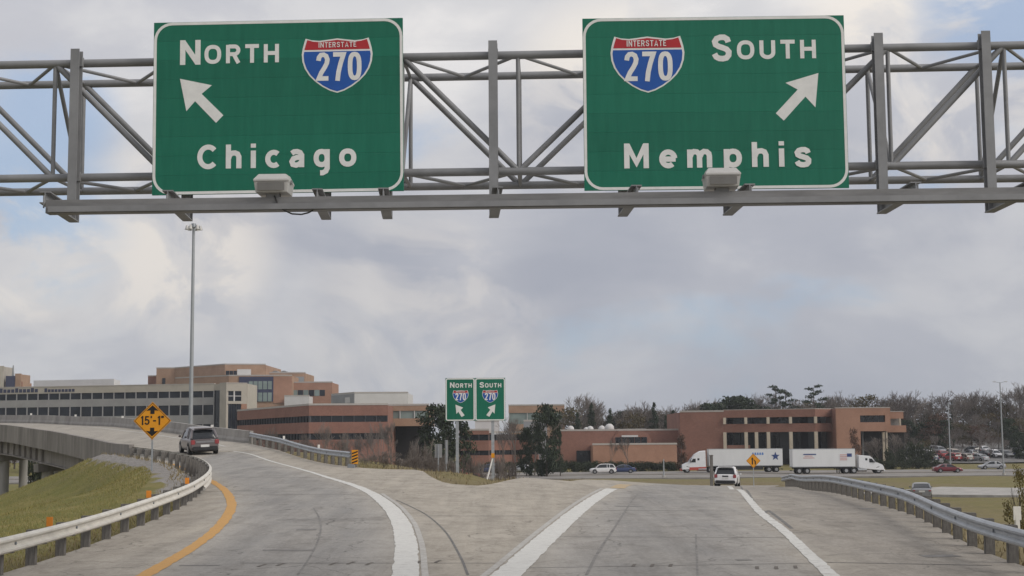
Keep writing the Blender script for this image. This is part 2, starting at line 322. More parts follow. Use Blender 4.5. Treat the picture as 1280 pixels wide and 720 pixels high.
# ------------------------------------------------------------------ setting materials
def ground_nodes(nt, b):
    N = nt.nodes.new; L = nt.links.new; b.inputs['Roughness'].default_value = .95; b.inputs['Specular IOR Level'].default_value = .1
    tc = N('ShaderNodeTexCoord')
    def nz(s, d=6, r=.6):
        n = N('ShaderNodeTexNoise'); n.inputs['Scale'].default_value = s; n.inputs['Detail'].default_value = d; n.inputs['Roughness'].default_value = r; L(tc.outputs['Object'], n.inputs['Vector']); return n.outputs['Fac']
    def rp(src, st):
        r = N('ShaderNodeValToRGB'); e = r.color_ramp.elements
        while len(e) < len(st): e.new(.5)
        for i, (p, c) in enumerate(st): e[i].position = p; e[i].color = (*c, 1)
        L(src, r.inputs[0]); return r.outputs[0]
    g = rp(nz(.35, 8, .7), [(.32, (.12, .132, .035)), (.5, (.18, .172, .055)), (.68, (.26, .22, .09))])
    dry = rp(nz(1.7, 8, .75), [(.3, (.14, .115, .06)), (.7, (.25, .205, .12))])
    at_ = N('ShaderNodeAttribute'); at_.attribute_name = 'dry'
    ad = N('ShaderNodeMath'); ad.operation = 'ADD'; L(at_.outputs['Fac'], ad.inputs[0])
    n3 = N('ShaderNodeMath'); n3.operation = 'MULTIPLY_ADD'; n3.inputs[1].default_value = 1.3; n3.inputs[2].default_value = -.65; L(nz(.22, 5, .6), n3.inputs[0]); L(n3.outputs[0], ad.inputs[1])
    m = N('ShaderNodeMix'); m.data_type = 'RGBA'; L(ad.outputs[0], m.inputs[0]); m.clamp_factor = True; L(g, m.inputs[6]); L(dry, m.inputs[7]); 
    ga_ = N('ShaderNodeAttribute'); ga_.attribute_name = 'gravel'; gv = rp(nz(6, 6, .8), [(.3, (.15, .14, .13)), (.7, (.36, .34, .32))])
    gs = N('ShaderNodeMath'); gs.operation = 'MULTIPLY_ADD'; gs.inputs[1].default_value = .7; gs.inputs[2].default_value = -.35; L(nz(1.2, 4, .6), gs.inputs[0])
    ga2 = N('ShaderNodeMath'); ga2.operation = 'ADD'; L(ga_.outputs['Fac'], ga2.inputs[0]); L(gs.outputs[0], ga2.inputs[1])
    gr2 = rp(ga2.outputs[0], [(.42, (0,) * 3), (.58, (1,) * 3)])
    m3 = N('ShaderNodeMix'); m3.data_type = 'RGBA'; L(gr2, m3.inputs[0]); L(m.outputs[2], m3.inputs[6]); L(gv, m3.inputs[7]); L(m3.outputs[2], b.inputs['Base Color'])
    bp = N('ShaderNodeBump'); bp.inputs['Strength'].default_value = .6; bp.inputs['Distance'].default_value = .08; L(nz(9, 5, .7), bp.inputs['Height']); L(bp.outputs[0], b.inputs['Normal'])
attr_mat('ground', ground_nodes)
def pave_nodes(nt, b):
    N = nt.nodes.new; L = nt.links.new; b.inputs['Roughness'].default_value = .85; b.inputs['Specular IOR Level'].default_value = .25
    tc = N('ShaderNodeTexCoord')
    def nz(s, d=6, r=.6, sc=None, dist=0):
        n = N('ShaderNodeTexNoise'); n.inputs['Scale'].default_value = s; n.inputs['Detail'].default_value = d; n.inputs['Roughness'].default_value = r; n.inputs['Distortion'].default_value = dist
        if sc:
            mp = N('ShaderNodeMapping'); mp.inputs['Scale'].default_value = sc; L(tc.outputs['Object'], mp.inputs[0]); L(mp.outputs[0], n.inputs['Vector'])
        else: L(tc.outputs['Object'], n.inputs['Vector'])
        return n.outputs['Fac']
    def rp(src, st):
        r = N('ShaderNodeValToRGB'); e = r.color_ramp.elements
        while len(e) < len(st): e.new(.5)
        for i, (p, c) in enumerate(st): e[i].position = p; e[i].color = (*c, 1)
        L(src, r.inputs[0]); return r.outputs[0]
    def mix(f, a, c, mode='MIX'):
        m = N('ShaderNodeMix'); m.data_type = 'RGBA'; m.blend_type = mode; m.clamp_factor = True
        for s, v in ((m.inputs[0], f), (m.inputs[6], a), (m.inputs[7], c)):
            if hasattr(v, 'links'): L(v, s)
            else: s.default_value = v if isinstance(v, (int, float)) else (*v, 1)
        return m.outputs[2]
    base = rp(nz(.5, 8, .68), [(.3, (.295, .277, .25)), (.7, (.40, .376, .342))])
    tan = rp(nz(.9, 7, .7), [(.3, (.31, .278, .232)), (.7, (.432, .392, .332))])
    a1 = N('ShaderNodeAttribute'); a1.attribute_name = 'shoulder'
    col = mix(a1.outputs['Fac'], base, tan)
    ao = N('ShaderNodeAttribute'); ao.attribute_name = 'asphalt'
    old = rp(nz(1.3, 9, .8, (1, .4, 1), .6), [(.3, (.17, .155, .138)), (.5, (.27, .247, .218)), (.7, (.36, .33, .295))])
    col = mix(ao.outputs['Fac'], col, old)
    a2 = N('ShaderNodeAttribute'); a2.attribute_name = 'wear'
    wm = N('ShaderNodeMath'); wm.operation = 'MULTIPLY'; L(a2.outputs['Fac'], wm.inputs[0]); L(rp(nz(.8, 6, .7, (1, .25, 1)), [(.25, (.25,) * 3), (.7, (1,) * 3)]), wm.inputs[1])
    col = mix(wm.outputs[0], col, (.235, .228, .218))
    spot = rp(nz(1.5, 8, .78, (1, .55, 1), .8), [(.5, (1.04, 1.04, 1.04)), (.60, (.84, .83, .82)), (.74, (.58, .56, .54))])
    col = mix(.75, col, mix(1.0, col, spot, 'MULTIPLY'))
    fine = rp(nz(14, 6, .8), [(.25, (.74,) * 3), (.75, (1.22,) * 3)])
    col = mix(1.0, col, fine, 'MULTIPLY')
    streaks = rp(nz(1.0, 7, .7, (1.5, .11, 1), .5), [(.34, (.84, .835, .83)), (.5, (1.0,) * 3), (.68, (1.12, 1.115, 1.105))])
    col = mix(.9, col, mix(1.0, col, streaks, 'MULTIPLY'))
    # hairline cracks, each wandering on its own
    v = N('ShaderNodeTexVoronoi'); v.feature = 'DISTANCE_TO_EDGE'; v.inputs['Scale'].default_value = .34
    wv = N('ShaderNodeVectorMath'); wv.operation = 'MULTIPLY_ADD'; wv.inputs[1].default_value = (1.6, 1.6, 0)
    nn = N('ShaderNodeTexNoise'); nn.inputs['Scale'].default_value = .9; nn.inputs['Detail'].default_value = 6; L(tc.outputs['Object'], nn.inputs['Vector']); L(nn.outputs['Color'], wv.inputs[0]); L(tc.outputs['Object'], wv.inputs[2]); L(wv.outputs[0], v.inputs['Vector'])
    cr = rp(v.outputs['Distance'], [(0.0, (.42,) * 3), (.009, (1,) * 3)])
    cm = rp(nz(.35, 3), [(.42, (0,) * 3), (.56, (.9,) * 3)])
    col = mix(cm, col, mix(1.0, col, cr, 'MULTIPLY'))
    L(col, b.inputs['Base Color'])
    bp = N('ShaderNodeBump'); bp.inputs['Strength'].default_value = .25; bp.inputs['Distance'].default_value = .02; L(nz(40, 4, .7), bp.inputs['Height']); L(bp.outputs[0], b.inputs['Normal'])
attr_mat('pavement', pave_nodes)
def paint_nodes(col, under, thr):
    def fn(nt, b):
        N = nt.nodes.new; L = nt.links.new; b.inputs['Roughness'].default_value = .7
        tc = N('ShaderNodeTexCoord'); n = N('ShaderNodeTexNoise'); n.inputs['Scale'].default_value = 5; n.inputs['Detail'].default_value = 9; n.inputs['Roughness'].default_value = .78; L(tc.outputs['Object'], n.inputs['Vector'])
        r = N('ShaderNodeValToRGB'); e = r.color_ramp.elements; e.new(.5)
        for i, (p, c) in enumerate([(thr - .06, under), (thr + .03, tuple(a * .86 for a in col)), (.66, col)]): e[i].position = p; e[i].color = (*c, 1)
        L(n.outputs['Fac'], r.inputs[0]); L(r.outputs[0], b.inputs['Base Color'])
    return fn
attr_mat('white_paint', paint_nodes((.66, .65, .61), (.40, .375, .34), .40))
attr_mat('worn_white_paint', paint_nodes((.66, .65, .61), (.36, .34, .31), .44))
attr_mat('ghost_paint', paint_nodes((.50, .485, .45), (.37, .345, .31), .50))
attr_mat('yellow_paint', paint_nodes((.56, .30, .075), (.36, .31, .24), .36))
attr_mat('faded_yellow_paint', paint_nodes((.50, .36, .18), (.36, .33, .29), .47))
mat('tar', (.155, .148, .14), .8, var=.35, scale=4)
mat('faint_joint', (.20, .19, .178), .85, var=.25, scale=3)
mat('slot_patch', (.13, .115, .10), .9, var=.3, scale=9)
mat('asphalt', (.16, .155, .15), .9, var=.18, scale=.6, bump=.2)
mat('old_asphalt', (.235, .22, .205), .9, var=.2, scale=.5, bump=.3)
mat('gravel', (.23, .22, .21), .95, var=.45, scale=7, bump=.9, bscale=14)
mat('concrete', (.30, .285, .265), .88, var=.22, scale=.9, bump=.25, streak=(1, 1, .4))
mat('bridge_concrete', (.245, .225, .205), .9, var=.28, scale=.8, bump=.25, streak=(1, 1, .25))
mat('pale_concrete', (.36, .345, .32), .9, var=.2, scale=.7, bump=.2, streak=(1, 1, .3))
mat('galvanized', (.40, .42, .44), .48, .55, var=.14, scale=2.2, streak=(1, 1, 3))
mat('sunlit_rail', (.60, .575, .52), .6, .12, var=.12, scale=2.5, streak=(1, 1, 3))  # left rail's steel, its cream tone painted in for the sunlight on it
mat('steel_blue_grey', (.26, .28, .30), .5, .4, var=.16, scale=2)
mat('wood_post', (.16, .15, .138), .9, var=.3, scale=6, bump=.4, streak=(4, 4, .6))
mat('gantry_steel', (.245, .248, .255), .62, .25, var=.14, scale=1.6)
mat('gantry_beam', (.215, .214, .215), .62, .25, var=.22, scale=1.8, streak=(.5, 1, 3))
def green_nodes(nt, b):
    N = nt.nodes.new; L = nt.links.new; b.inputs['Roughness'].default_value = .5; b.inputs['Specular IOR Level'].default_value = .35
    tc = N('ShaderNodeTexCoord'); oi = N('ShaderNodeObjectInfo')
    mp = N('ShaderNodeMapping'); mp.inputs['Scale'].default_value = (5, 1, .5); L(tc.outputs['Object'], mp.inputs[0])
    n = N('ShaderNodeTexNoise'); n.inputs['Scale'].default_value = 1.6; n.inputs['Detail'].default_value = 7; n.inputs['Roughness'].default_value = .7; L(mp.outputs[0], n.inputs['Vector'])
    r = N('ShaderNodeValToRGB'); r.color_ramp.elements[0].position = .32; r.color_ramp.elements[1].position = .7; r.color_ramp.elements[0].color = (.004, .125, .075, 1); r.color_ramp.elements[1].color = (.010, .158, .098, 1); L(n.outputs['Fac'], r.inputs[0])
    v = N('ShaderNodeMapRange'); v.inputs[3].default_value = .92; v.inputs[4].default_value = 1.08; L(oi.outputs['Random'], v.inputs[0])
    m = N('ShaderNodeMix'); m.data_type = 'RGBA'; m.blend_type = 'MULTIPLY'; m.inputs[0].default_value = 1; L(r.outputs[0], m.inputs[6]); L(v.outputs[0], m.inputs[7]); L(m.outputs[2], b.inputs['Base Color'])
attr_mat('sign_green', green_nodes)
mat('sign_white', (.72, .72, .70), .5, var=.06, scale=6)
mat('sign_blue', (.012, .085, .36), .5, var=.06, scale=3)
mat('sign_red', (.42, .022, .03), .5, var=.06, scale=3)
mat('sign_yellow', (.74, .31, .012), .5, var=.06, scale=2)
mat('sign_black', (.012, .011, .010), .5, var=.1)
mat('sign_back', (.33, .33, .33), .5, .5, var=.1)
mat('orange_tab', (.72, .25, .03), .55, var=.08)
mat('white_tab', (.72, .70, .66), .55, var=.08)
mat('lamp_shell', (.50, .49, .47), .5, .2, var=.08)
mat('lamp_glass', (.16, .155, .145), .25, var=.1)
mat('cable', (.03, .03, .03), .5)
# ------------------------------------------------------------------ ground
def axis(segs):
    o = []
    for a, b, s in segs: o += list(np.arange(a, b, s))
    return np.array(o + [segs[-1][1]])
gx = axis([(-6000, -1000, 1250), (-1000, -300, 100), (-300, -100, 20), (-100, -50, 4), (-50, 36, 1.0), (36, 100, 4), (100, 300, 20), (300, 1000, 100), (1000, 6000, 1250)])
gy = axis([(-2500, -500, 500), (-500, -60, 55), (-60, 0, 6), (0, 24, 2), (24, 130, 1.0), (130, 200, 2), (200, 440, 6), (440, 1000, 56), (1000, 3000, 250), (3000, 9000, 1500)])
GX, GY = np.meshgrid(gx, gy); GZ = TZ(GX.ravel(), GY.ravel())
nx_, ny_ = len(gx), len(gy)
fs = [(j * nx_ + i, j * nx_ + i + 1, (j + 1) * nx_ + i + 1, (j + 1) * nx_ + i) for j in range(ny_ - 1) for i in range(nx_ - 1)]
gm = MB(); gm.v = list(zip(GX.ravel(), GY.ravel(), GZ)); gm.f = fs
ground = gm.build('ground', 'ground', smooth=False, kind='structure', fixn=False)
ground.data.polygons.foreach_set('use_smooth', [True] * len(ground.data.polygons))
dd, _, _, bi_ = seg_dist(GX.ravel(), GY.ravel(), OUT)
dry = .30 + .55 * np.exp(-np.maximum(dd, 0) / 1.6) + .28 * sstep(-5, 10, GX.ravel()) + .25 * ((bi_ >= NLE) & (bi_ < NLE + NGO)) * (dd < 25)
dry = np.clip(dry - .22 * (GX.ravel() < -11) * (GY.ravel() < 84), 0, 1.2)
dry = np.clip(dry + .45 * (GX.ravel() > -8) * sstep(80, 100, GY.ravel()) * sstep(225, 190, GY.ravel()) * sstep(45, 25, GX.ravel()), 0, 1.3)
a_ = ground.data.attributes.new('dry', 'FLOAT', 'POINT'); a_.data.foreach_set('value', dry)
yy_ = GY.ravel(); grv = ((bi_ < NLE) & (dd > -.2)) * sstep(45, 52, yy_) * sstep(86, 84, yy_) * (1 - sstep(.9 + .8 * sstep(50, 64, yy_), 1.7 + .8 * sstep(50, 64, yy_), dd))
a_ = ground.data.attributes.new('gravel', 'FLOAT', 'POINT'); a_.data.foreach_set('value', grv)
# ------------------------------------------------------------------ pavement (ramps and gore)
ix, iy = np.meshgrid(np.arange(-24, 34, 1.0), np.arange(-14, 180, 1.0)); ix = ix.ravel(); iy = iy.ravel()
d_ = seg_dist(ix, iy, OUT)[0]; k_ = d_ < -.45
pts = [Vector(p) for p in OUT] + [Vector(p) for p in np.c_[ix[k_], iy[k_]]]
no = len(OUT); cd = delaunay_2d_cdt(pts, [(i, (i + 1) % no) for i in range(no)], [], 1, 1e-4)
pv = np.array([tuple(v) for v in cd[0]]); pzv = PZ(pv[:, 0], pv[:, 1])
pm_ = MB(); pm_.v = [(x, y, z) for (x, y), z in zip(pv, pzv)]; pm_.f = [tuple(f) for f in cd[2]]
n0 = len(pm_.v); bnd = [e for e in cd[1]]
cnt = {}
for f in cd[2]:
    for i in range(len(f)): e = tuple(sorted((f[i], f[(i + 1) % len(f)]))); cnt[e] = cnt.get(e, 0) + 1
pm_.v += [(x, y, z - .35) for x, y, z in pm_.v[:n0]]
pm_.f += [(a, b, b + n0, a + n0) for (a, b), c in cnt.items() if c == 1]
pavement = pm_.build('ramp_pavement', 'pavement', smooth=False, kind='structure', fixn=False)
def fix_up(o):
    bm = bmesh.new(); bm.from_mesh(o.data)
    for f in bm.faces:
        if f.normal.z < 0: f.normal_flip()
    bm.to_mesh(o.data); bm.free()
fix_up(pavement)
def img_path(pxs): return [on_road(*p) for p in pxs]
def ext(p):      # carry the line on towards and under the camera
    (x0, y0), (x1, y1) = p[0], p[2]; s = (x1 - x0) / (y1 - y0); return [(x0 - s * (y0 - y), y) for y in (9.0, 18.0)] + p
YL = ext(img_path([(180, 720), (215, 700), (247, 680), (272, 660), (287, 640), (289, 628), (281, 613), (262, 600), (238, 589), (216, 580)]))
WL = ext(img_path([(507, 720), (508, 690), (506, 672), (500, 652), (485, 632), (465, 617), (440, 606), (407, 596), (370, 585), (320, 570), (292, 564)]))
GW = ext(img_path([(632, 720), (672, 683), (703, 655), (727, 635), (747, 621), (765, 611)]))
RW = ext(img_path([(1040, 720), (985, 668), (940, 629), (911, 608)]))
def ribbon(name, path, width, m, lift, parent=None, step=.7, zf=None, skip=None, rag=0):
    p, q = smooth_path(path, step); n = normals(p); w = np.array([width(y) for y in p[:, 1]]) if callable(width) else np.full(len(p), width)
    if rag: jr = np.random.RandomState(len(p)); e1, e2 = (jr.normal(0, rag, len(p)) for _ in range(2))
    else: e1 = e2 = np.zeros(len(p))
    a = p - n * (w / 2 + e1)[:, None]; b = p + n * (w / 2 + e2)[:, None]; zf = zf or PZ
    za, zb = zf(a[:, 0], a[:, 1]) + lift, zf(b[:, 0], b[:, 1]) + lift; mb = MB(); k = len(p)
    mb.v = [(x, y, z) for (x, y), z in zip(a, za)] + [(x, y, z) for (x, y), z in zip(b, zb)]
    mb.f = [(i, k + i, k + i + 1, i + 1) for i in range(k - 1) if not (skip and skip(p[i]))]
    return mb.build(name, m, parent, fixn=False)
ribbon('yellow_edge_line', YL, lambda y: .30 if y < 60 else .22, 'yellow_paint', .008, pavement, step=.3, rag=.012)
ribbon('white_edge_line', WL, lambda y: .50 - .33 * float(sstep(40, 72, y)), 'white_paint', .008, pavement, step=.3, rag=.012)
ribbon('gore_line', GW, lambda y: .56 - .14 * float(sstep(28, 80, y)), 'white_paint', .008, pavement, step=.3, rag=.012)
ribbon('white_edge_line', RW, lambda y: .26, 'worn_white_paint', .008, pavement, step=.3, rag=.012)
gwe = GW[-1]
shift = lambda P, d: [(x + d, y) for x, y in P]
ribbon('old_edge_line', shift([p for p in WL if p[1] < 52], .36), .13, 'ghost_paint', .006, pavement)
ribbon('old_edge_line', shift([p for p in GW if p[1] < 60], -.40), .14, 'ghost_paint', .006, pavement)
ribbon('yellow_edge_line', [(gwe[0] + .25, gwe[1] + .6), (gwe[0] + 1.1, gwe[1] + 7), (gwe[0] + 2.6, gwe[1] + 16)], .6, 'faded_yellow_paint', .008, pavement)
# wear and shoulder tone on the slab
lane_l = lambda y: (np.interp(y, [p[1] for p in YL], [p[0] for p in YL]), np.interp(y, [p[1] for p in WL], [p[0] for p in WL]))
lane_r = lambda y: (np.interp(y, [p[1] for p in GW] + [150], [p[0] for p in GW] + [gwe[0] + 12]), np.interp(y, [p[1] for p in RW] + [150], [p[0] for p in RW] + [RW[-1][0] + 7]))
vx = np.array([v.co.x for v in pavement.data.vertices]); vy = np.array([v.co.y for v in pavement.data.vertices])
wear = np.zeros(len(vx)); sh = np.ones(len(vx))
for fn in (lane_l, lane_r):
    a, b = fn(vy); c = (a + b) / 2; u = (vx - c)
    wear = np.maximum(wear, .75 * np.exp(-((np.abs(u) - .95) / .75) ** 2) + .35 * np.exp(-(u / 2.2) ** 2))
    sh = np.minimum(sh, 1 - sstep(.3, -.6, np.maximum(a - vx, vx - b)))
asp = .75 * sstep(.15, .5, vx - lane_r(vy)[1]) + .35 * sstep(.3, .8, lane_l(vy)[0] - vx) * (vy < 90)
for nm, arr in (('wear', np.clip(wear, 0, 1)), ('shoulder', sh), ('asphalt', asp)):
    q = pavement.data.attributes.new(nm, 'FLOAT', 'POINT'); q.data.foreach_set('value', arr)
# joints, seams and slots in the concrete
jp = lambda name, pts, w, m='tar': ribbon(name, pts, w, m, .005, pavement, .5)
jp('joint_seal', [on_road(*p) for p in [(585, 719), (575, 695), (557, 665), (535, 645), (515, 634), (495, 625)]], .05, 'tar')
jp('joint_seal', [on_road(*p) for p in [(372, 719), (390, 692), (400, 668), (400, 650), (392, 635)]], .045, 'faint_joint')
jp('joint_seal', [on_road(*p) for p in [(733, 719), (748, 690), (768, 660), (786, 632), (797, 618)]], .06, 'faint_joint')
jp('joint_seal', [on_road(*p) for p in [(872, 719), (871, 695), (870, 668)]], .035, 'faint_joint')
jp('joint_seal', [on_road(*p) for p in [(917, 607), (938, 620), (962, 639), (990, 661)]], .10, 'tar')
def cross(py, x0, x1, w, m='faint_joint', sag=0):
    n = 9; jp('joint_seal', [on_road(x0 + (x1 - x0) * i / (n - 1), py + sag * (i / (n - 1))) for i in range(n)], w, m)
cross(704, 300, 640, .045, 'tar', 0); cross(710, 655, 1020, .04, 'faint_joint', -6); cross(671, 690, 985, .05, 'faint_joint', 1); cross(638, 740, 945, .06, 'faint_joint', 1)
cross(650, 345, 480, .06); cross(618, 330, 450, .06); cross(597, 290, 395, .06); cross(703, 1030, 1240, .06, 'tar', 4); cross(645, 520, 660, .06); cross(622, 770, 920, .05)
def slot(px, py, w=.07, l=.5):
    x, y = on_road(px, py); ribbon('dowel_slot', [(x, y - l / 2), (x + .03, y), (x + .08, y + l / 2)], w, 'slot_patch', .006, pavement, .25)
for px, py in ((325, 707), (348, 706), (414, 705), (436, 704), (459, 705), (523, 702), (545, 702), (790, 707), (813, 707), (836, 707), (944, 710), (968, 710), (992, 709)): slot(px, py)
def stain(px, py, w, l, m='slot_patch'):
    x, y = on_road(px, py); ribbon('patch', [(x - w / 2, y), (x - w / 5, y + .06), (x + w / 4, y - .05), (x + w / 2, y + .03)], lambda t: l, m, .005, pavement, .3)
for px, py, w, l in ((240, 707, .5, .18), (262, 707, .4, .14), (383, 662, .5, .4), (786, 633, .9, .35), (800, 615, 1.0, .3), (360, 688, 1.1, .3), (1175, 695, .7, .5), (1085, 636, .5, .5), (930, 700, .3, .3)): stain(px, py, w, l, 'faint_joint')
# ------------------------------------------------------------------ guardrails
WPROF = [(.0, .745), (.045, .735), (.085, .70), (.085, .665), (.02, .615), (.02, .565), (.085, .515), (.085, .48), (.045, .445), (.0, .435)]
WPROF3 = WPROF[:8] + [(.02, .43), (.02, .375), (.085, .325), (.085, .285), (.045, .25), (.0, .24)]
def guardrail(name, label, path, side, m_rail, m_post, zf=PZ, tabs=(), spacing=1.905, hscale=1.0, deep=None):
    # side: +1 when the road lies to the right of the path's direction
    p, q = smooth_path(path, spacing / 4); n = normals(p) * side; z = zf(p[:, 0], p[:, 1])
    t = thing(name, label, 'guardrail', (p[0][0], p[0][1], z[0])); k = len(p)
    prof = WPROF + [(a - .006, b) for a, b in WPROF[::-1]]
    for i in range(0, k - 1, 8):
        j = min(k - 1, i + 8)
        if j - i < 2: continue
        pf = WPROF3 if deep and p[i][1] > deep else WPROF; prof = pf + [(a - .006, b) for a, b in pf[::-1]]
        rings = [[(p[s][0] + n[s][0] * a, p[s][1] + n[s][1] * a, z[s] + b * hscale) for a, b in prof] for s in range(i, j + 1)]
        MB().loft(rings).build('rail_panel', m_rail, t, world=True, smooth=True)
        MB().tube((p[i][0] + n[i][0] * .015, p[i][1] + n[i][1] * .015, z[i] + .59 * hscale), (p[i][0] + n[i][0] * .05, p[i][1] + n[i][1] * .05, z[i] + .59 * hscale), .03, n=6).build('splice_bolt', 'steel_blue_grey', t, world=True)
    proto = None; pb = None
    for s in range(0, k, 4):
        rz = math.atan2(n[s][1], n[s][0])
        c = pmatrix(t).inverted() @ Vector((p[s][0] - n[s][0] * .30, p[s][1] - n[s][1] * .30, z[s]))
        c2 = pmatrix(t).inverted() @ Vector((p[s][0] - n[s][0] * .105, p[s][1] - n[s][1] * .105, z[s]))
        if proto is None:
            proto = MB().box((0, 0, .0), (.19, .16, 1.4)).build('post', m_post, t, bevel=.01); proto.location = c; proto.rotation_euler = (0, 0, rz)
            pb = MB().box((0, 0, .56 * hscale), (.20, .15, .30)).build('blockout', m_post, t, bevel=.01); pb.location = c2; pb.rotation_euler = (0, 0, rz)
        else:
            share(proto, 'post', t, c, (random.uniform(-.012, .012), random.uniform(-.012, .012), rz)); share(pb, 'blockout', t, c2, (0, 0, rz))
    for (s, m) in tabs:
        i = int(np.argmin(abs(q - s)))
        MB().box((p[i][0] - n[i][0] * .1, p[i][1] - n[i][1] * .1, z[i] + .82), (.012, .13, .19), math.atan2(n[i][1], n[i][0]) + math.pi / 2).build('reflector_tab', m, t, world=True)
    return t, p, n, z
def offs(path, d):
    p, q = smooth_path(path, 2.0); n = normals(p); return [tuple(x) for x in p + n * d]
PLE = offs(LE_RAMP, .32); PLE = [p for p in PLE if -8 < p[1] < 82.5]
def near_s(path, px):      # arc length where the path crosses an image column
    p, q = smooth_path(path, .2); z = PZ(p[:, 0], p[:, 1]); k = np.argmin([abs(px_of((a[0], a[1], c + .8))[0] - px) + (0 if a[1] > 22 else 1e4) for a, c in zip(p, z)]); return q[k]
tabsL = []
_p, _q = smooth_path(PLE, .2)
for yy in (29.6, 39.0, 45.5): tabsL.append((_q[int(np.argmin(abs(_p[:, 1] - yy)))], 'orange_tab'))
guardrail('guardrail', 'pale sunlit steel guardrail with orange tabs along the grassy embankment', PLE, 1, 'sunlit_rail', 'wood_post', tabs=tabsL, deep=47)
PRR = [p for p in offs(RR, -.32) if -8 < p[1] < 99]
guardrail('guardrail', 'long grey steel guardrail bordering the wide shoulder of the South ramp', PRR, -1, 'galvanized', 'wood_post')
PGO = [(-17.9, 98.6), (-15.0, 91.3), (-11.75, 82.6), (-8.9, 74.2), (-8.0, 71.4)]
guardrail('guardrail', 'short grey guardrail between the ramp parapet and the striped marker at the gore', PGO, 1, 'galvanized', 'wood_post', tabs=((10, 'white_tab'), (20, 'white_tab')))
# end terminal and striped object marker
ox, oy = -7.75, 70.9; oz = pz(ox, oy)
t = thing('object_marker', 'small yellow and black striped marker panel at the end of the gore guardrail', 'marker', (ox, oy, oz))
MB().box((0, .06, .2), (.07, .07, 1.0)).build('post', 'wood_post', t)
MB().box((0, 0, .52), (.31, .03, .68)).build('panel', 'sign_yellow', t)
for i in range(4):
    z0 = .20 + i * .15
    MB().prism([(-.14, z0), (.14, z0 + .10), (.14, z0 + .17), (-.14, z0 + .07)], -.025, -.017).build('stripe', 'sign_black', t)
MB().box((-.15, -.2, .06), (.34, .4, .24)).build('terminal_foot', 'steel_blue_grey', t, bevel=.04)
# ------------------------------------------------------------------ ramp bridge
brz = pz(-19.5, 88) - .3
br = thing('ramp_bridge', 'curving concrete ramp bridge with ribbed girders on round columns above the grass bank', 'bridge', (-19.5, 88, tz(-19.5, 88)))
lb = smooth_path(LE_BR, 1.0)[0]; rb_ = smooth_path(RE_BR, 1.0)[0]; nb = 90
def resamp(p, n): s = np.r_[0, np.cumsum(np.linalg.norm(np.diff(p, axis=0), axis=1))]; q = np.linspace(0, s[-1], n); return np.c_[np.interp(q, s, p[:, 0]), np.interp(q, s, p[:, 1])]
lb = resamp(lb, nb); rb_ = resamp(rb_, nb); W_ = 9; dm = MB()
for i in range(nb):
    for j in range(W_): a = lb[i] + (rb_[i] - lb[i]) * j / (W_ - 1); dm.v.append((a[0], a[1], pz(*a)))
for i in range(nb):
    for j in range(W_): x, y, z = dm.v[i * W_ + j]; dm.v.append((x, y, z - .28))
K = nb * W_
for i in range(nb - 1):
    for j in range(W_ - 1):
        a = i * W_ + j; dm.f += [(a, a + W_, a + W_ + 1, a + 1), (K + a, K + a + 1, K + a + W_ + 1, K + a + W_)]
    for j in (0, W_ - 1): a = i * W_ + j; dm.f.append((a, a + W_, K + a + W_, K + a))
for j in range(W_ - 1):
    for i in (0, nb - 1): a = i * W_ + j; dm.f.append((a, a + 1, K + a + 1, K + a))
deck = dm.build('deck', 'pavement', br, world=True); fix_up(deck)
for nm, v in (('wear', .15), ('shoulder', .75), ('asphalt', 0.0)):
    q = deck.data.attributes.new(nm, 'FLOAT', 'POINT'); q.data.foreach_set('value', [v] * len(deck.data.vertices))
def on_deck(off, i0, i1, right):    # path at a fixed offset from one edge
    o = []
    for i in range(i0, i1, 4): d = rb_[i] - lb[i]; L_ = np.linalg.norm(d); o.append(tuple((rb_[i] - d / L_ * off) if right else (lb[i] + d / L_ * off)))
    return o
ribbon('white_edge_line', on_deck(2.4, 4, nb, True), .16, 'worn_white_paint', .01, br)
ribbon('yellow_edge_line', on_deck(1.9, 0, nb, False), .16, 'yellow_paint', .01, br)
for o in br.children:
    if 'line' in o.name:
        inv = pmatrix(br).inverted()
        for v in o.data.vertices: v.co = inv @ v.co
def parapet(path, side, z0, top, m, seg=4.57):
    p, q = smooth_path(path, .9144 / 2); n = normals(p) * side; z = PZ(p[:, 0], p[:, 1]); k = len(p); st = int(seg / .457)
    prof = [(.0, top), (.05, top * .4), (.14, .16), (.14, -.12), (-.30, z0), (-.30, top)]
    for i in range(0, k - 1, st):
        j = min(k - 1, i + st); r = []
        for s in range(i, j + 1):
            f = .012 if s == i else -.012 if s == j else 0; tt = np.gradient(p, axis=0)[s]; tt /= np.linalg.norm(tt)
            r.append([(p[s][0] + n[s][0] * a + tt[0] * f, p[s][1] + n[s][1] * a + tt[1] * f, z[s] + b) for a, b in prof])
        if len(r) > 1: MB().loft(r).build('parapet', m, br, world=True)
    return p, z
lpp, lpz = parapet([(-21.35, 81.6), (-23.3, 85.1)] + [(a + .25, b + .12) for a, b in LE_BR[1:]], 1, -.55, .86, 'bridge_concrete')
rpp, rpz = parapet([(-17.95, 98.9)] + [(a - .25, b - .12) for a, b in [(-19.2, 101)] + RE_BR[2:]], -1, -.55, .84, 'concrete')
for px in (38, 95, 153, 265):
    i = int(np.argmin([abs(px_of((a[0], a[1], c + .9))[0] - px) for a, c in zip(rpp, rpz)]))
    MB().box((rpp[i][0], rpp[i][1], rpz[i] + .92), (.18, .08, .2)).build('reflector_tab', 'white_tab', br, world=True)
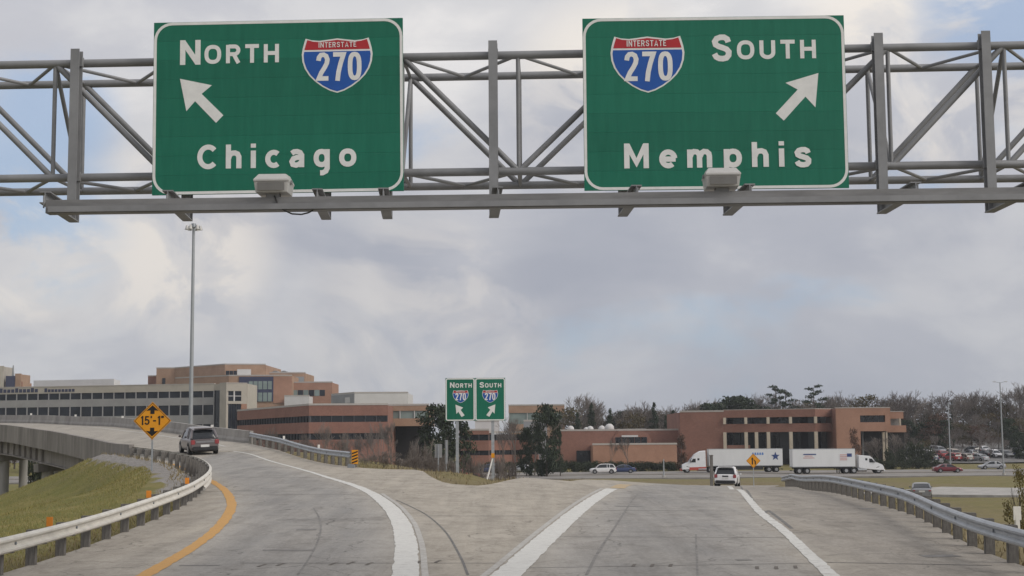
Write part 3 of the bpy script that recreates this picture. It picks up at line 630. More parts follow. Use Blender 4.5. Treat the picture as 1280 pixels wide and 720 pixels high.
# girders with stiffener ribs, columns with caps, abutment wall
for g, fr in enumerate((.07, .36, .64, .93)):
    c = lb + (rb_ - lb) * fr; c = c[2:]; z = PZ(c[:, 0], c[:, 1]) - .28; n = normals(c); r = []
    for i in range(len(c)):
        P = lambda o, h: (c[i][0] + n[i][0] * o, c[i][1] + n[i][1] * o, z[i] + h)
        r.append([P(-.2, 0), P(.2, 0), P(.2, -.06), P(.03, -.09), P(.03, -1.38), P(.22, -1.42), P(.22, -1.5), P(-.22, -1.5), P(-.22, -1.42), P(-.03, -1.38), P(-.03, -.09), P(-.2, -.06)])
    MB().loft(r).build('girder', 'bridge_concrete', br, world=True)
    if g == 0:
        for i in range(19, len(c), 1):
            if i % 2 == 0: MB().box((c[i][0] - n[i][0] * .11, c[i][1] - n[i][1] * .11, z[i] - .74), (.2, .05, 1.26), math.atan2(n[i][1], n[i][0])).build('stiffener', 'bridge_concrete', br, world=True)
def column(x, y, r=.42, cap=True, ang=0):
    zt = pz(x, y) - 1.78; zb = tz(x, y) - .4
    col_ = MB().tube((x, y, zb), (x, y, zt - .5 if cap else zt), r, n=20).build('column', 'pale_concrete', br, world=True, smooth=True)
for (x, y), (x2, y2) in (((-35.4, 110.2), (-29.0, 115.4)), ((-44.4, 126.5), (-37.5, 131.0)), ((-37.4, 119.5), (-33.2, 122.2)), ((-56.0, 143), (-50, 148))):
    column(x, y); column(x2, y2)
    a, b = Vector((x, y, 0)), Vector((x2, y2, 0)); d = (b - a).normalized(); a -= d * .9; b += d * 1.2; zz = (pz(x, y) + pz(x2, y2)) / 2
    sl_ = math.atan2(pz(b.x, b.y) - pz(a.x, a.y), (b - a).length); c_ = (a + b) / 2; rz = math.atan2(d.y, d.x)
    MB().box((c_.x, c_.y, (pz(a.x, a.y) + pz(b.x, b.y)) / 2 - 2.08), ((b - a).length, .95, .62), rot=Matrix.Rotation(rz, 3, 'Z') @ Matrix.Rotation(-sl_, 3, 'Y')).build('bent_cap', 'bridge_concrete', br, world=True)
a, b = Vector((-23.3, 84.9, 0)), Vector((-14.7, 89.6, 0)); d = (b - a)
MB().box(((a.x + b.x) / 2, (a.y + b.y) / 2, brz - 1.5), (d.length, .6, 2.9), math.atan2(d.y, d.x)).build('abutment', 'bridge_concrete', br, world=True)
# ------------------------------------------------------------------ freeway and side road below
def road(name, path, width, m, z, parent=None, step=6):
    return ribbon(name, path, width, m, z, parent, step, zf=lambda x, y: TZ(x, y))
fwA = [(-700, 236), (-300, 234), (-100, 233), (0, 232), (100, 231), (300, 232), (700, 236)]
fwB = [(a, b + 24) for a, b in fwA]
def flat_road(name, path, width, m, z, step=5):
    p, q = smooth_path(path, step); n = normals(p); mb = MB(); k = len(p)
    for s, h in ((-.5, 0), (.5, 0), (.5, -.6), (-.5, -.6)): mb.v += [(*(p[i] + n[i] * width * s), (z if not callable(z) else z(p[i])) + h) for i in range(k)]
    for a in range(4):
        b = (a + 1) % 4; mb.f += [(a * k + i, a * k + i + 1, b * k + i + 1, b * k + i) for i in range(k - 1)]
    o = mb.build(name, m, kind='structure'); return o
ZF = -3.42
flA = flat_road('freeway', fwA, 19, 'old_asphalt', ZF); flB = flat_road('freeway', fwB, 19, 'old_asphalt', ZF)
def fline(par, path, off, w, m, z, dash=None):
    p, q = smooth_path(path, 3); n = normals(p); c = p + n * off; mb = MB(); k = len(p)
    mb.v = [(*(c[i] - n[i] * w / 2), z) for i in range(k)] + [(*(c[i] + n[i] * w / 2), z) for i in range(k)]
    mb.f = [(i, k + i, k + i + 1, i + 1) for i in range(k - 1) if not dash or (i % dash == 0)]
    return mb.build('lane_line', m, par, fixn=False)
for par, pth, s in ((flA, fwA, 1), (flB, fwB, -1)):
    fline(par, pth, 6.6 * s, .18, 'white_paint', ZF + .01); fline(par, pth, -6.2 * s, .18, 'yellow_paint', ZF + .01); fline(par, pth, 2.2, .16, 'white_paint', ZF + .01, 4); fline(par, pth, -2.2, .16, 'white_paint', ZF + .01, 4)
sd = [(42, 158), (50, 152), (62, 149), (90, 147), (140, 149), (300, 160)]
flat_road('side_road', sd, 22, 'pale_concrete', lambda p: -3.2, 3)
# ------------------------------------------------------------------ overhead gantry
GA = R(-1.2); G0 = at(640, 300, 23.0); G0.z = 0
gl = Vector((math.cos(GA), math.sin(GA), 0)); gd = Vector((-math.sin(GA), math.cos(GA), 0))
def gp(px, py, y):      # pixel -> local point on the gantry's plane at local depth y
    d = ray(px, py); o = G0 + gd * y; k = (o - CAM).dot(gd) / d.dot(gd); P = CAM + d * k - G0
    return Vector((P.dot(gl), y, P.z))
ga = thing('sign_gantry', 'grey steel box truss gantry with mounting posts and light beam spanning the ramps', 'gantry', G0, GA)
YF, YB = .42, 1.92
def line_fn(a, b): return lambda x: a.z + (b.z - a.z) * (x - a.x) / (b.x - a.x)
tf = line_fn(gp(0, 81.5, YF), gp(1280, 56.5, YF)); bf = line_fn(gp(0, 223.5, YF), gp(1280, 205, YF))
tb = line_fn(gp(0, 107, YB), gp(1280, 82.5, YB)); bb = line_fn(gp(0, 240.5, YB), gp(1280, 223, YB))
XL, XR = -13.2, 13.6
def tube_part(name, a, b, r, m='gantry_steel', n=10): return MB().tube(a, b, r, n=n).build(name, m, ga, smooth=True)
for fn, y in ((tf, YF), (bf, YF), (tb, YB), (bb, YB)): tube_part('chord', (XL, y, fn(XL)), (XR, y, fn(XR)), .068, n=12)
pan = [gp(x, 140, YF).x for x in (-219, -75, 68, 211, 357, 503, 648, 803, 957, 1112, 1258, 1404)]
pan = [XL + .1] + [x for x in pan if XL + 1.2 < x < XR - 1.2]; pan += [pan[-1] + 1.95] if pan[-1] + 1.95 < XR else []
cen = gp(648, 140, YF).x
for i, x in enumerate(pan):
    tube_part('vertical_strut', (x, YF, tf(x)), (x, YF, bf(x)), .036); tube_part('vertical_strut', (x, YB, tb(x)), (x, YB, bb(x)), .036)
    tube_part('cross_strut', (x, YF, tf(x)), (x, YB, tb(x)), .03); tube_part('cross_strut', (x, YF, bf(x)), (x, YB, bb(x)), .03)
    if i % 2 == 0: tube_part('sway_brace', (x, YB, tb(x)), (x, YF, bf(x)), .036)
    else: tube_part('sway_brace', (x, YF, tf(x)), (x, YB, bb(x)), .036)
    if i + 1 < len(pan):
        x2 = pan[i + 1]; a, b = (x, x2) if x < cen - .2 else (x2, x)
        tube_part('diagonal_brace', (a, YF, tf(a)), (b, YF, bf(b)), .05); tube_part('diagonal_brace', (a, YB, tb(a)), (b, YB, bb(b)), .05)
        xm = (x + x2) / 2
        for fn1, fn2 in ((tf, tb), (bf, bb)):
            tube_part('lacing', (x, YF, fn1(x)), (xm, YB, fn2(xm)), .030, n=8); tube_part('lacing', (xm, YB, fn2(xm)), (x2, YF, fn1(x2)), .030, n=8)
# mounting posts, brackets, light beam
ZBK = 2.5 + 3.63
LB = 1.72
posts = [(95, 72, 103), (228, 60, 233), (405, 60, 407), (483, 55, 484), (616, 55, 618), (779, 55, 779), (910, 50, 911), (1097, 46, 1100), (1231, 46, 1236)]
btop0, btop1 = gp(66, 251, -LB), gp(1279, 235, -LB)
beamz = line_fn(btop0, btop1)
for px, pyt, pxb in posts:
    a = gp(px, pyt, .2); hid = pyt == 60 or px in (483, 779, 910)
    zt = tf(a.x) + .18; zb = gp(pxb, 277 - 12 * (pxb - 100) / 1135, .24).z
    x = a.x if not hid else gp(pxb, 260, .2).x
    def ib(c, hgt, wid=.145, dep=.2):     # an I section standing upright: flanges front and back, a web between
        return MB().box((c[0], c[1] - dep / 2 + .01, c[2]), (wid, .02, hgt)).box((c[0], c[1] + dep / 2 - .01, c[2]), (wid, .02, hgt)).box((c[0], c[1], c[2]), (.016, dep - .04, hgt))
    ib((x, .24, (zt + zb) / 2 + .0), zt - zb).build('mounting_post', 'gantry_steel', ga)
    yy = (-LB + .121 + .34) / 2; ln = LB - .121 + .34
    pr = px_of(pmatrix(ga) @ Vector((x, .24, zb)))[0]; xf = gp(pr + (pr - 553) * .082, 262, -LB).x; sk = Matrix.Rotation(math.atan2(xf - x, LB + .24), 3, 'Z'); cx_ = x + (xf - x) * (.24 - yy) / (LB + .24)
    MB().box((cx_, yy, zb + .01), (.16, ln, .018), rot=sk).box((cx_, yy, zb + .175), (.16, ln, .018), rot=sk).box((cx_, yy, zb + .09), (.014, ln, .155), rot=sk).build('bracket', 'gantry_steel', ga)
    MB().box((x, YF - .09, tf(x)), (.16, .10, .16)).build('clamp', 'gantry_steel', ga); MB().box((x, YF - .09, bf(x)), (.16, .10, .16)).build('clamp', 'gantry_steel', ga)
    MB().tube((xf, -LB + .05, beamz(x) - .1), (xf, -LB + .05, beamz(x) + .09), .014, n=6).build('bolt', 'gantry_steel', ga)
x0, x1 = btop0.x - .08, btop1.x + 3.5
bm_ = MB()
for s, e in ((x0, x1),):
    za, zb = beamz(s), beamz(e)
    def rg(x, z): return [(x, -LB - .08, z), (x, -LB + .12, z), (x, -LB + .12, z - .018), (x, -LB - .062, z - .018), (x, -LB - .062, z - .182), (x, -LB + .12, z - .182), (x, -LB + .12, z - .2), (x, -LB - .08, z - .2)]
    bm_.loft([rg(s, za), rg(e, zb)])
bm_.build('light_beam', 'gantry_beam', ga)
MB().loft([[(x, -LB - .125, beamz(x) - .105), (x, -LB - .08, beamz(x) - .105), (x, -LB - .08, beamz(x) - .19), (x, -LB - .125, beamz(x) - .19)] for x in (x0 + .05, x1)]).build('conduit', 'gantry_steel', ga)
# legs outside the picture carry the truss
for x, s in ((XL, -1), (XR, 1)):
    for y, ft, fb in ((YF, tf, bf), (YB, tb, bb)):
        W = pmatrix(ga) @ Vector((x, y, 0)); zg = tz(W.x, W.y) - .5
        tube_part('leg', (x, y, zg), (x, y, ft(x) + .2), .16, n=16)
    for zz in (1.2, 3.4, 5.4): tube_part('leg_brace', (x, YF, zz), (x, YB, zz + 1.6), .045)
# ------------------------------------------------------------------ the two big signs
SHR = [(0, .985), (.12, .965), (.25, .945), (.36, .958), (.445, .99), (.463, .92), (.485, .82), (.5, .70), (.49, .57), (.455, .44), (.395, .32), (.31, .21), (.21, .115), (.10, .04), (0, 0)]
SHIELD = SHR + [(-x, y) for x, y in SHR[::-1][1:-1]]
def clip(poly, c, keep_above):
    o = []
    for i in range(len(poly)):
        a, b = poly[i], poly[(i + 1) % len(poly)]; ia, ib = (a[1] > c) == keep_above, (b[1] > c) == keep_above
        if ia: o.append(a)
        if ia != ib: t = (c - a[1]) / (b[1] - a[1]); o.append((a[0] + (b[0] - a[0]) * t, c))
    return o
def shield(par, x0, z0, x1, z1, y, num, inter, detail=True):
    w, h = x1 - x0, z1 - z0; cx = (x0 + x1) / 2; T = lambda P, k=1.0: [(cx + a * w * k, z0 + h * (.5 + (b - .5) * k)) for a, b in P]
    s = MB().prism(T(SHIELD), y, y + .006).build('shield', 'sign_white', par)
    MB().prism(T(clip(SHIELD, .80, True), .945), y - .003, y + .001).build('red_band', 'sign_red', s)
    MB().prism(T(clip(SHIELD, .765, False), .945), y - .003, y + .001).build('blue_field', 'sign_blue', s)
    lettering('route_number', '270', num, y - .006, 'sign_white', s, .018, 1.06)
    lettering('banner_word', 'INTERSTATE', inter, y - .006, 'sign_white', s, .006, 1.1)
    return s
def rrect(x0, z0, x1, z1, r, n=7):
    o = []
    for cx, cz, a in ((x1 - r, z1 - r, 0), (x0 + r, z1 - r, 90), (x0 + r, z0 + r, 180), (x1 - r, z0 + r, 270)):
        o += [(cx + r * math.cos(R(a + 90 * i / n)), cz + r * math.sin(R(a + 90 * i / n))) for i in range(n + 1)]
    return o
def frame(par, name, x0, z0, x1, z1, r, w, y, m):
    a, b = rrect(x0, z0, x1, z1, r), rrect(x0 + w, z0 + w, x1 - w, z1 - w, max(.01, r - w)); n = len(a); mb = MB()
    mb.add([(p, y, q) for p, q in a] + [(p, y, q) for p, q in b] + [(p, y + .006, q) for p, q in a] + [(p, y + .006, q) for p, q in b],
           [(i, (i + 1) % n, n + (i + 1) % n, n + i) for i in range(n)] + [(2 * n + i, i, (i + 1) % n, 2 * n + (i + 1) % n) for i in range(n)][::1] + [(n + i, n + (i + 1) % n, 3 * n + (i + 1) % n, 3 * n + i) for i in range(n)])
    return mb.build(name, m, par)
def big_sign(name, label, corners, W, H, cr, words, arrow, shd, num, inter):
    # corners: TL, TR, BL, BR pixels; cr: the same corners in the crop coordinates that the words are read in
    pts = [gp(*c, 0.0) for c in corners]; c0 = sum(pts, Vector()) / 4
    tilt = math.atan2((pts[1].z - pts[0].z + pts[3].z - pts[2].z), (pts[1].x - pts[0].x + pts[3].x - pts[2].x))
    s = thing(name, label, 'road sign', pmatrix(ga) @ Vector((c0.x, c0.y, c0.z)), 0)
    s.rotation_mode = 'XYZ'; s.rotation_euler = (Matrix.Rotation(GA, 3, 'Z') @ Matrix.Rotation(-tilt, 3, 'Y')).to_euler()
    W = ((pts[1] - pts[0]).length + (pts[3] - pts[2]).length) / 2; H = ((pts[0] - pts[2]).length + (pts[1] - pts[3]).length) / 2
    def loc(u, v):
        (ax, ay), (bx_, by_), (cx, cy), (dx, dy) = cr; fu = (u - (ax + cx) / 2) / ((bx_ + dx) / 2 - (ax + cx) / 2); ty = ay + (by_ - ay) * fu; by2 = cy + (dy - cy) * fu
        return ((fu - .5) * W, (.5 - (v - ty) / (by2 - ty)) * H)
    n = 9      # extruded panels one above another
    MB().box((0, .055, 0), (W - .02, .03, H - .02)).build('backing', 'sign_back', s)
    for i in range(n): MB().b2((-W / 2, 0, -H / 2 + H * i / n + .0009), (W / 2, .04, -H / 2 + H * (i + 1) / n - .0009)).build('panel', 'sign_green', s)
    frame(s, 'border', -W / 2 + .005, -H / 2 + .005, W / 2 - .005, H / 2 - .005, .30, .045, -.003, 'sign_white')
    for nm, tx, box, sp, ref, bo in words:
        a = loc(box[0], (box[3])); b = loc(box[2], box[1]); lettering(nm, tx, (a[0], a[1], b[0], b[1]), -.003, 'sign_white', s, bo, sp, ref)
    MB().prism([loc(*p) for p in arrow], -.003, .001).build('arrow', 'sign_white', s)
    q = lambda bx4: (loc(bx4[0], bx4[3]), loc(bx4[2], bx4[1]))
    a, b = q(shd); n1, n2 = q(num); i1, i2 = q(inter)
    shield(s, a[0], a[1], b[0], b[1], -.004, (n1[0], n1[1], n2[0], n2[1]), (i1[0], i1[1], i2[0], i2[1]))
    return s
big_sign('highway_sign', 'large green overhead sign reading North Interstate 270 Chicago with white left arrow', ((192, 29), (503, 21.7), (190.5, 243.5), (505, 239)), 0, 0,
    ((22, 42), (975, 20), (17, 701), (981, 690)),
    [('word', 'N', (122, 108, 200, 205), 1, None, .05), ('word', 'ORTH', (216, 123, 502, 200), 1.12, 'RTH', .05), ('word', 'Chicago', (192, 503, 798, 603), 1.32, 'hi', .045)],
    [(122, 258), (245, 283), (206, 316), (290, 398), (262, 427), (181, 344), (148, 382)], (590, 95, 862, 315), (648, 152, 818, 268), (655, 114, 800, 138))
big_sign('highway_sign', 'large green overhead sign reading South Interstate 270 Memphis with white right arrow', ((727, 24), (1055, 18.2), (731.5, 237.5), (1061, 235.5)), 0, 0,
    ((22, 42), (1027, 25), (34, 697), (1045, 690)),
    [('word', 'S', (525, 103, 600, 205), 1, None, .05), ('word', 'OUTH', (622, 121, 925, 197), 1.12, 'UTH', .05), ('word', 'Memphis', (182, 513, 892, 614), 1.32, 'Mh', .045)],
    [(932, 250), (805, 288), (851, 314), (765, 405), (795, 433), (880, 341), (917, 382)], (135, 105, 420, 328), (190, 166, 372, 284), (198, 124, 350, 150))
def sign_light(px, py, label, cable):
    c = gp(px, py, -LB + .02); zb = beamz(c.x)
    t = thing('sign_light', label, 'light fixture', pmatrix(ga) @ Vector((c.x, c.y, zb)), GA)
    MB().box((0, 0, .03), (.20, .16, .06)).build('mount', 'gantry_steel', t)
    # housing: a sloped box that leans up towards the sign
    def ring(w, y0, y1, z0, z1): return [(-w, y0, z0), (w, y0, z0), (w, y1, z1), (-w, y1, z1)]
    MB().loft([ring(.235, -.20, .26, .06, .06), ring(.255, -.22, .28, .215, .215), ring(.262, -.24, .30, .222, .222), ring(.262, -.24, .30, .25, .25), ring(.205, -.13, .24, .345, .37)]).build('housing', 'lamp_shell', t, bevel=.012)
    MB().box((.0, -.231, .14), (.40, .012, .12)).build('nameplate', 'lamp_glass', t)
    MB().box((0, .29, .30), (.42, .015, .10)).build('lens', 'lamp_glass', t)
    for s in (-1, 1): MB().box((s * .272, 0, .235), (.016, .1, .05)).build('latch', 'gantry_steel', t)
    if cable:
        pts = [(.03, -.1, .02), (.08, -.13, -.10), (.17, -.13, -.20), (.30, -.12, -.262), (.44, -.11, -.27), (.54, -.1, -.245), (.60, -.08, -.21), (.60, -.02, -.15)]
        mb = MB()
        for a, b in zip(pts, pts[1:]): mb.tube(a, b, .012, n=6)
        mb.build('cable', 'cable', t, smooth=True)
sign_light(342, 240, 'grey box floodlight with hanging cable below the Chicago sign', True)
sign_light(902, 234, 'grey box floodlight in front of the word Memphis', False)
# ------------------------------------------------------------------ ground signs
gs0 = (-1.9, 72.5); gz = tz(*gs0)
def gnd(x, y): return max(tz(x, y), -9)
YS = 72.5; lx, rx = X_at(557, YS), X_at(632, YS); zt, zb = Z_at(594, 472.5, YS), Z_at(594, 526, YS)
t = thing('highway_sign', 'small twin green sign with North and South 270 arrows on two posts in the gore', 'road sign', (X_at(594, YS), YS, gnd(-1.9, YS)))
ctr = t.location.x; zb -= t.location.z; zt -= t.location.z; lx -= ctr; rx -= ctr; mid = 0.0
for px in (571.5, 616):
    x = X_at(px, YS) - ctr; zg = gnd(x + ctr, YS) - t.location.z
    MB().box((x, .1, (zg - .6 + zt - .25) / 2), (.15, .13, zt - .25 - zg + .6)).build('post', 'galvanized', t)
x = X_at(616, YS) - ctr; zg = gnd(x + ctr, YS) - t.location.z
MB().tube((x, .0, zg + 1.25), (x - .38, -.35, zg - .2), .035, n=8).build('brace', 'white_tab', t)
MB().box((x, -.02, zg + 1.32), (.16, .14, .22)).build('reflector_tab', 'sign_yellow', t)
for a, b in ((lx, mid - .008), (mid + .008, rx)):
    MB().b2((a, 0, zb), (b, .03, zt)).build('panel', 'sign_green', t)
    frame(t, 'border', a + .01, zb + .01, b - .01, zt - .01, .11, .055, -.003, 'sign_white')
w = rx - mid; h = zt - zb
for sgn, a, first, rest in ((-1, lx, 'N', 'ORTH'), (1, mid, 'S', 'OUTH')):
    P = lambda u, v: (a + u * w, zt - v * h)
    q0, q1 = P(.15, .225), P(.30, .10); lettering('word', first, (q0[0], q0[1], q1[0], q1[1]), -.003, 'sign_white', t, .05)
    q0, q1 = P(.33, .225), P(.87, .125); lettering('word', rest, (q0[0], q0[1], q1[0], q1[1]), -.003, 'sign_white', t, .05, 1.1, rest[1:])
    s0, s1 = P(.24, .58), P(.76, .28); n0_, n1_ = P(.33, .52), P(.67, .35); i0_, i1_ = P(.36, .335), P(.64, .30)
    shield(t, s0[0], s0[1], s1[0], s1[1], -.004, (n0_[0], n0_[1], n1_[0], n1_[1]), (i0_[0], i0_[1], i1_[0], i1_[1]))
    ar = [(.33, .62), (.58, .69), (.50, .745), (.63, .87), (.53, .91), (.42, .785), (.36, .84)]
    if sgn > 0: ar = [(1 - u, v) for u, v in ar]
    MB().prism([P(u, v) for u, v in ar], -.003, .001).build('arrow', 'sign_white', t)
def diamond_sign(name, label, px, py, half, Y, glyph, post='galvanized'):
    x, z = X_at(px, Y), Z_at(px, py, Y); zg = gnd(x, Y)
    t = thing(name, label, 'road sign', (x, Y, zg)); z -= zg; k = half / F * Y
    MB().box((0, .05, (z + k * .5 - .5) / 2), (.07, .06, z + k * .5 + .5)).build('post', post, t)
    P = lambda a: [(0, z + a), (a, z), (0, z - a), (-a, z)]
    MB().prism(P(k), 0, .015).build('panel', 'sign_yellow', t)
    a, b = P(k * .95), P(k * .915); n = 4
    MB().add([(p, -.006, q) for p, q in a] + [(p, -.006, q) for p, q in b], [(i, (i + 1) % n, n + (i + 1) % n, n + i) for i in range(n)]).build('border', 'sign_black', t)
    glyph(t, z, k); return t
def glyph_clear(t, z, k):
    lettering('clearance_height', '15\'-1"', (-.62 * k, z - .22 * k, .60 * k, z + .26 * k), -.007, 'sign_black', t, .015, 1.0, '15')
    for s in (1, -1):
        MB().prism([(0, z + s * .82 * k), (.33 * k, z + s * .53 * k), (.11 * k, z + s * .55 * k), (.11 * k, z + s * .36 * k), (-.11 * k, z + s * .36 * k), (-.11 * k, z + s * .55 * k), (-.33 * k, z + s * .53 * k)], -.007, -.001).build('arrow', 'sign_black', t)
diamond_sign('warning_sign', 'yellow diamond clearance sign reading 15 feet 1 inch beside the curved guardrail', 190, 526, 23.5, 62, glyph_clear)
def glyph_merge(t, z, k):
    MB().prism([(-.22 * k, z - .5 * k), (-.05 * k, z - .5 * k), (-.05 * k, z + .2 * k), (.06 * k, z + .2 * k), (-.13 * k, z + .52 * k), (-.32 * k, z + .2 * k), (-.22 * k, z + .2 * k)], -.007, -.001).build('arrow', 'sign_black', t)
    MB().prism([(.34 * k, z - .5 * k), (.18 * k, z - .5 * k), (.18 * k, z - .1 * k), (.02 * k, z + .1 * k), (.10 * k, z + .18 * k), (.34 * k, z - .05 * k)], -.007, -.001).build('arrow', 'sign_black', t)
diamond_sign('warning_sign', 'yellow diamond merge sign on a thin post in front of the white trucks', 941, 576, 9, 133, glyph_merge)
def sign_back(px, y0, y1, wpx, Y, label):
    x = X_at(px, Y); zg = gnd(x, Y); t = thing('roadside_sign', label, 'road sign', (x, Y, zg)); z0, z1 = Z_at(px, y1, Y) - zg, Z_at(px, y0, Y) - zg; w = wpx / F * Y
    MB().box((0, -.04, (z1 - .4) / 2), (.08, .06, z1 + .4)).build('post', 'galvanized', t); MB().b2((-w / 2, 0, z0), (w / 2, .02, z1)).build('panel', 'sign_back', t)
    return t
sign_back(548, 555, 572, 9, 96, 'grey back of a small roadside sign at the edge of the gore brush')
sign_back(558, 550, 580, 4, 93, 'narrow grey back of a post sign in the gore brush')
x = X_at(888.5, 128); zg = gnd(x, 128)
t = thing('roadside_post', 'tall dark weathered post standing past the white car on the South ramp', 'post', (x, 128, zg))
MB().box((0, 0, 1.5 - .3), (.27, .24, 3.6)).build('shaft', 'wood_post', t, bevel=.02); MB().box((0, 0, 3.05), (.32, .28, .1)).build('cap', 'wood_post', t)
# ------------------------------------------------------------------ vehicles
mat('glass', (.018, .021, .025), .08, var=.1, spec=.6)
mat('tyre', (.018, .018, .018), .85, var=.2)
mat('rim', (.32, .32, .33), .35, .7, var=.1)
mat('black_plastic', (.022, .022, .024), .6, var=.15)
mat('tail_red', (.30, .06, .065), .3, var=.1)
mat('tail_pale', (.62, .36, .34), .3, var=.1)
mat('plate', (.62, .62, .6), .5)
mat('headlamp', (.55, .57, .6), .2)
PAINT = {}
def paint(n, c, metal=.0): PAINT[n] = mat('paint_' + n, c, .32, metal, var=.04, scale=.8, coat=.5); return PAINT[n]
for n, c, mt in (('grey_brown', (.17, .15, .152), .35), ('white', (.74, .74, .75), 0), ('silver', (.42, .43, .45), .4), ('maroon', (.16, .022, .03), .2), ('navy', (.035, .055, .14), .2), ('black', (.02, .02, .022), .1), ('red', (.33, .03, .03), .1), ('grey', (.17, .175, .18), .3), ('tan', (.36, .31, .25), .2), ('mid_grey', (.25, .255, .265), .4)): paint(n, c, mt)
def interp(tab, y): return float(np.interp(y, [a for a, b in tab], [b for a, b in tab]))
CARS = {
 'crossover': dict(L=4.28, W=1.78, belt=[(-2.14, .86), (-1.9, .99), (-1.0, 1.0), (.7, .97), (1.3, .93), (1.9, .80), (2.14, .62)], roof=[(-1.98, 1.0), (-1.62, 1.50), (-1.2, 1.60), (-.3, 1.655), (.3, 1.60), (.62, 1.46), (1.25, .98)], wf=[(-2.14, .80), (-1.9, .87), (-1, .89), (1.2, .89), (1.85, .83), (2.14, .62)], wb=1.34, wf_=1.3, wr=.335),
 'suv': dict(L=4.6, W=1.86, belt=[(-2.3, .93), (-2.1, 1.05), (-1.0, 1.06), (.8, 1.02), (1.4, .98), (2.1, .86), (2.3, .66)], roof=[(-2.18, 1.08), (-1.85, 1.55), (-1.4, 1.66), (-.3, 1.70), (.3, 1.66), (.75, 1.5), (1.42, 1.03)], wf=[(-2.3, .84), (-2.05, .91), (-1, .93), (1.3, .93), (2.0, .87), (2.3, .66)], wb=1.42, wf_=1.42, wr=.36),
 'sedan': dict(L=4.75, W=1.82, belt=[(-2.37, .80), (-2.2, .95), (-1.3, .97), (.8, .92), (1.3, .88), (2.1, .74), (2.37, .58)], roof=[(-1.75, .97), (-1.05, 1.36), (-.5, 1.44), (.1, 1.44), (.5, 1.36), (1.3, .90)], wf=[(-2.37, .78), (-2.1, .88), (-1, .91), (1.3, .91), (2.0, .84), (2.37, .62)], wb=1.42, wf_=1.42, wr=.325),
}
def kids_map():
    d = {}
    for o in bpy.data.objects:
        if o.parent: d.setdefault(o.parent.name, []).append(o)
    return d
def clone(root, loc, rotz, label=None, repaint=None, kd=None, rot=None):
    def rec(o, par):
        c = o.copy(); C.objects.link(c); c.parent = par
        if repaint and o.type == 'MESH' and o.data.materials[0].name.startswith('paint_'):
            key = (o.data.name, repaint)
            if key not in RP: me = o.data.copy(); me.materials[0] = PAINT[repaint]; RP[key] = me
            c.data = RP[key]
        for ch in kd.get(o.name, []): rec(ch, c)
        return c
    r = rec(root, None); r.location = loc; r.rotation_euler = rot or (0, 0, rotz)
    if label: r['label'] = label
    return r
RP = {}
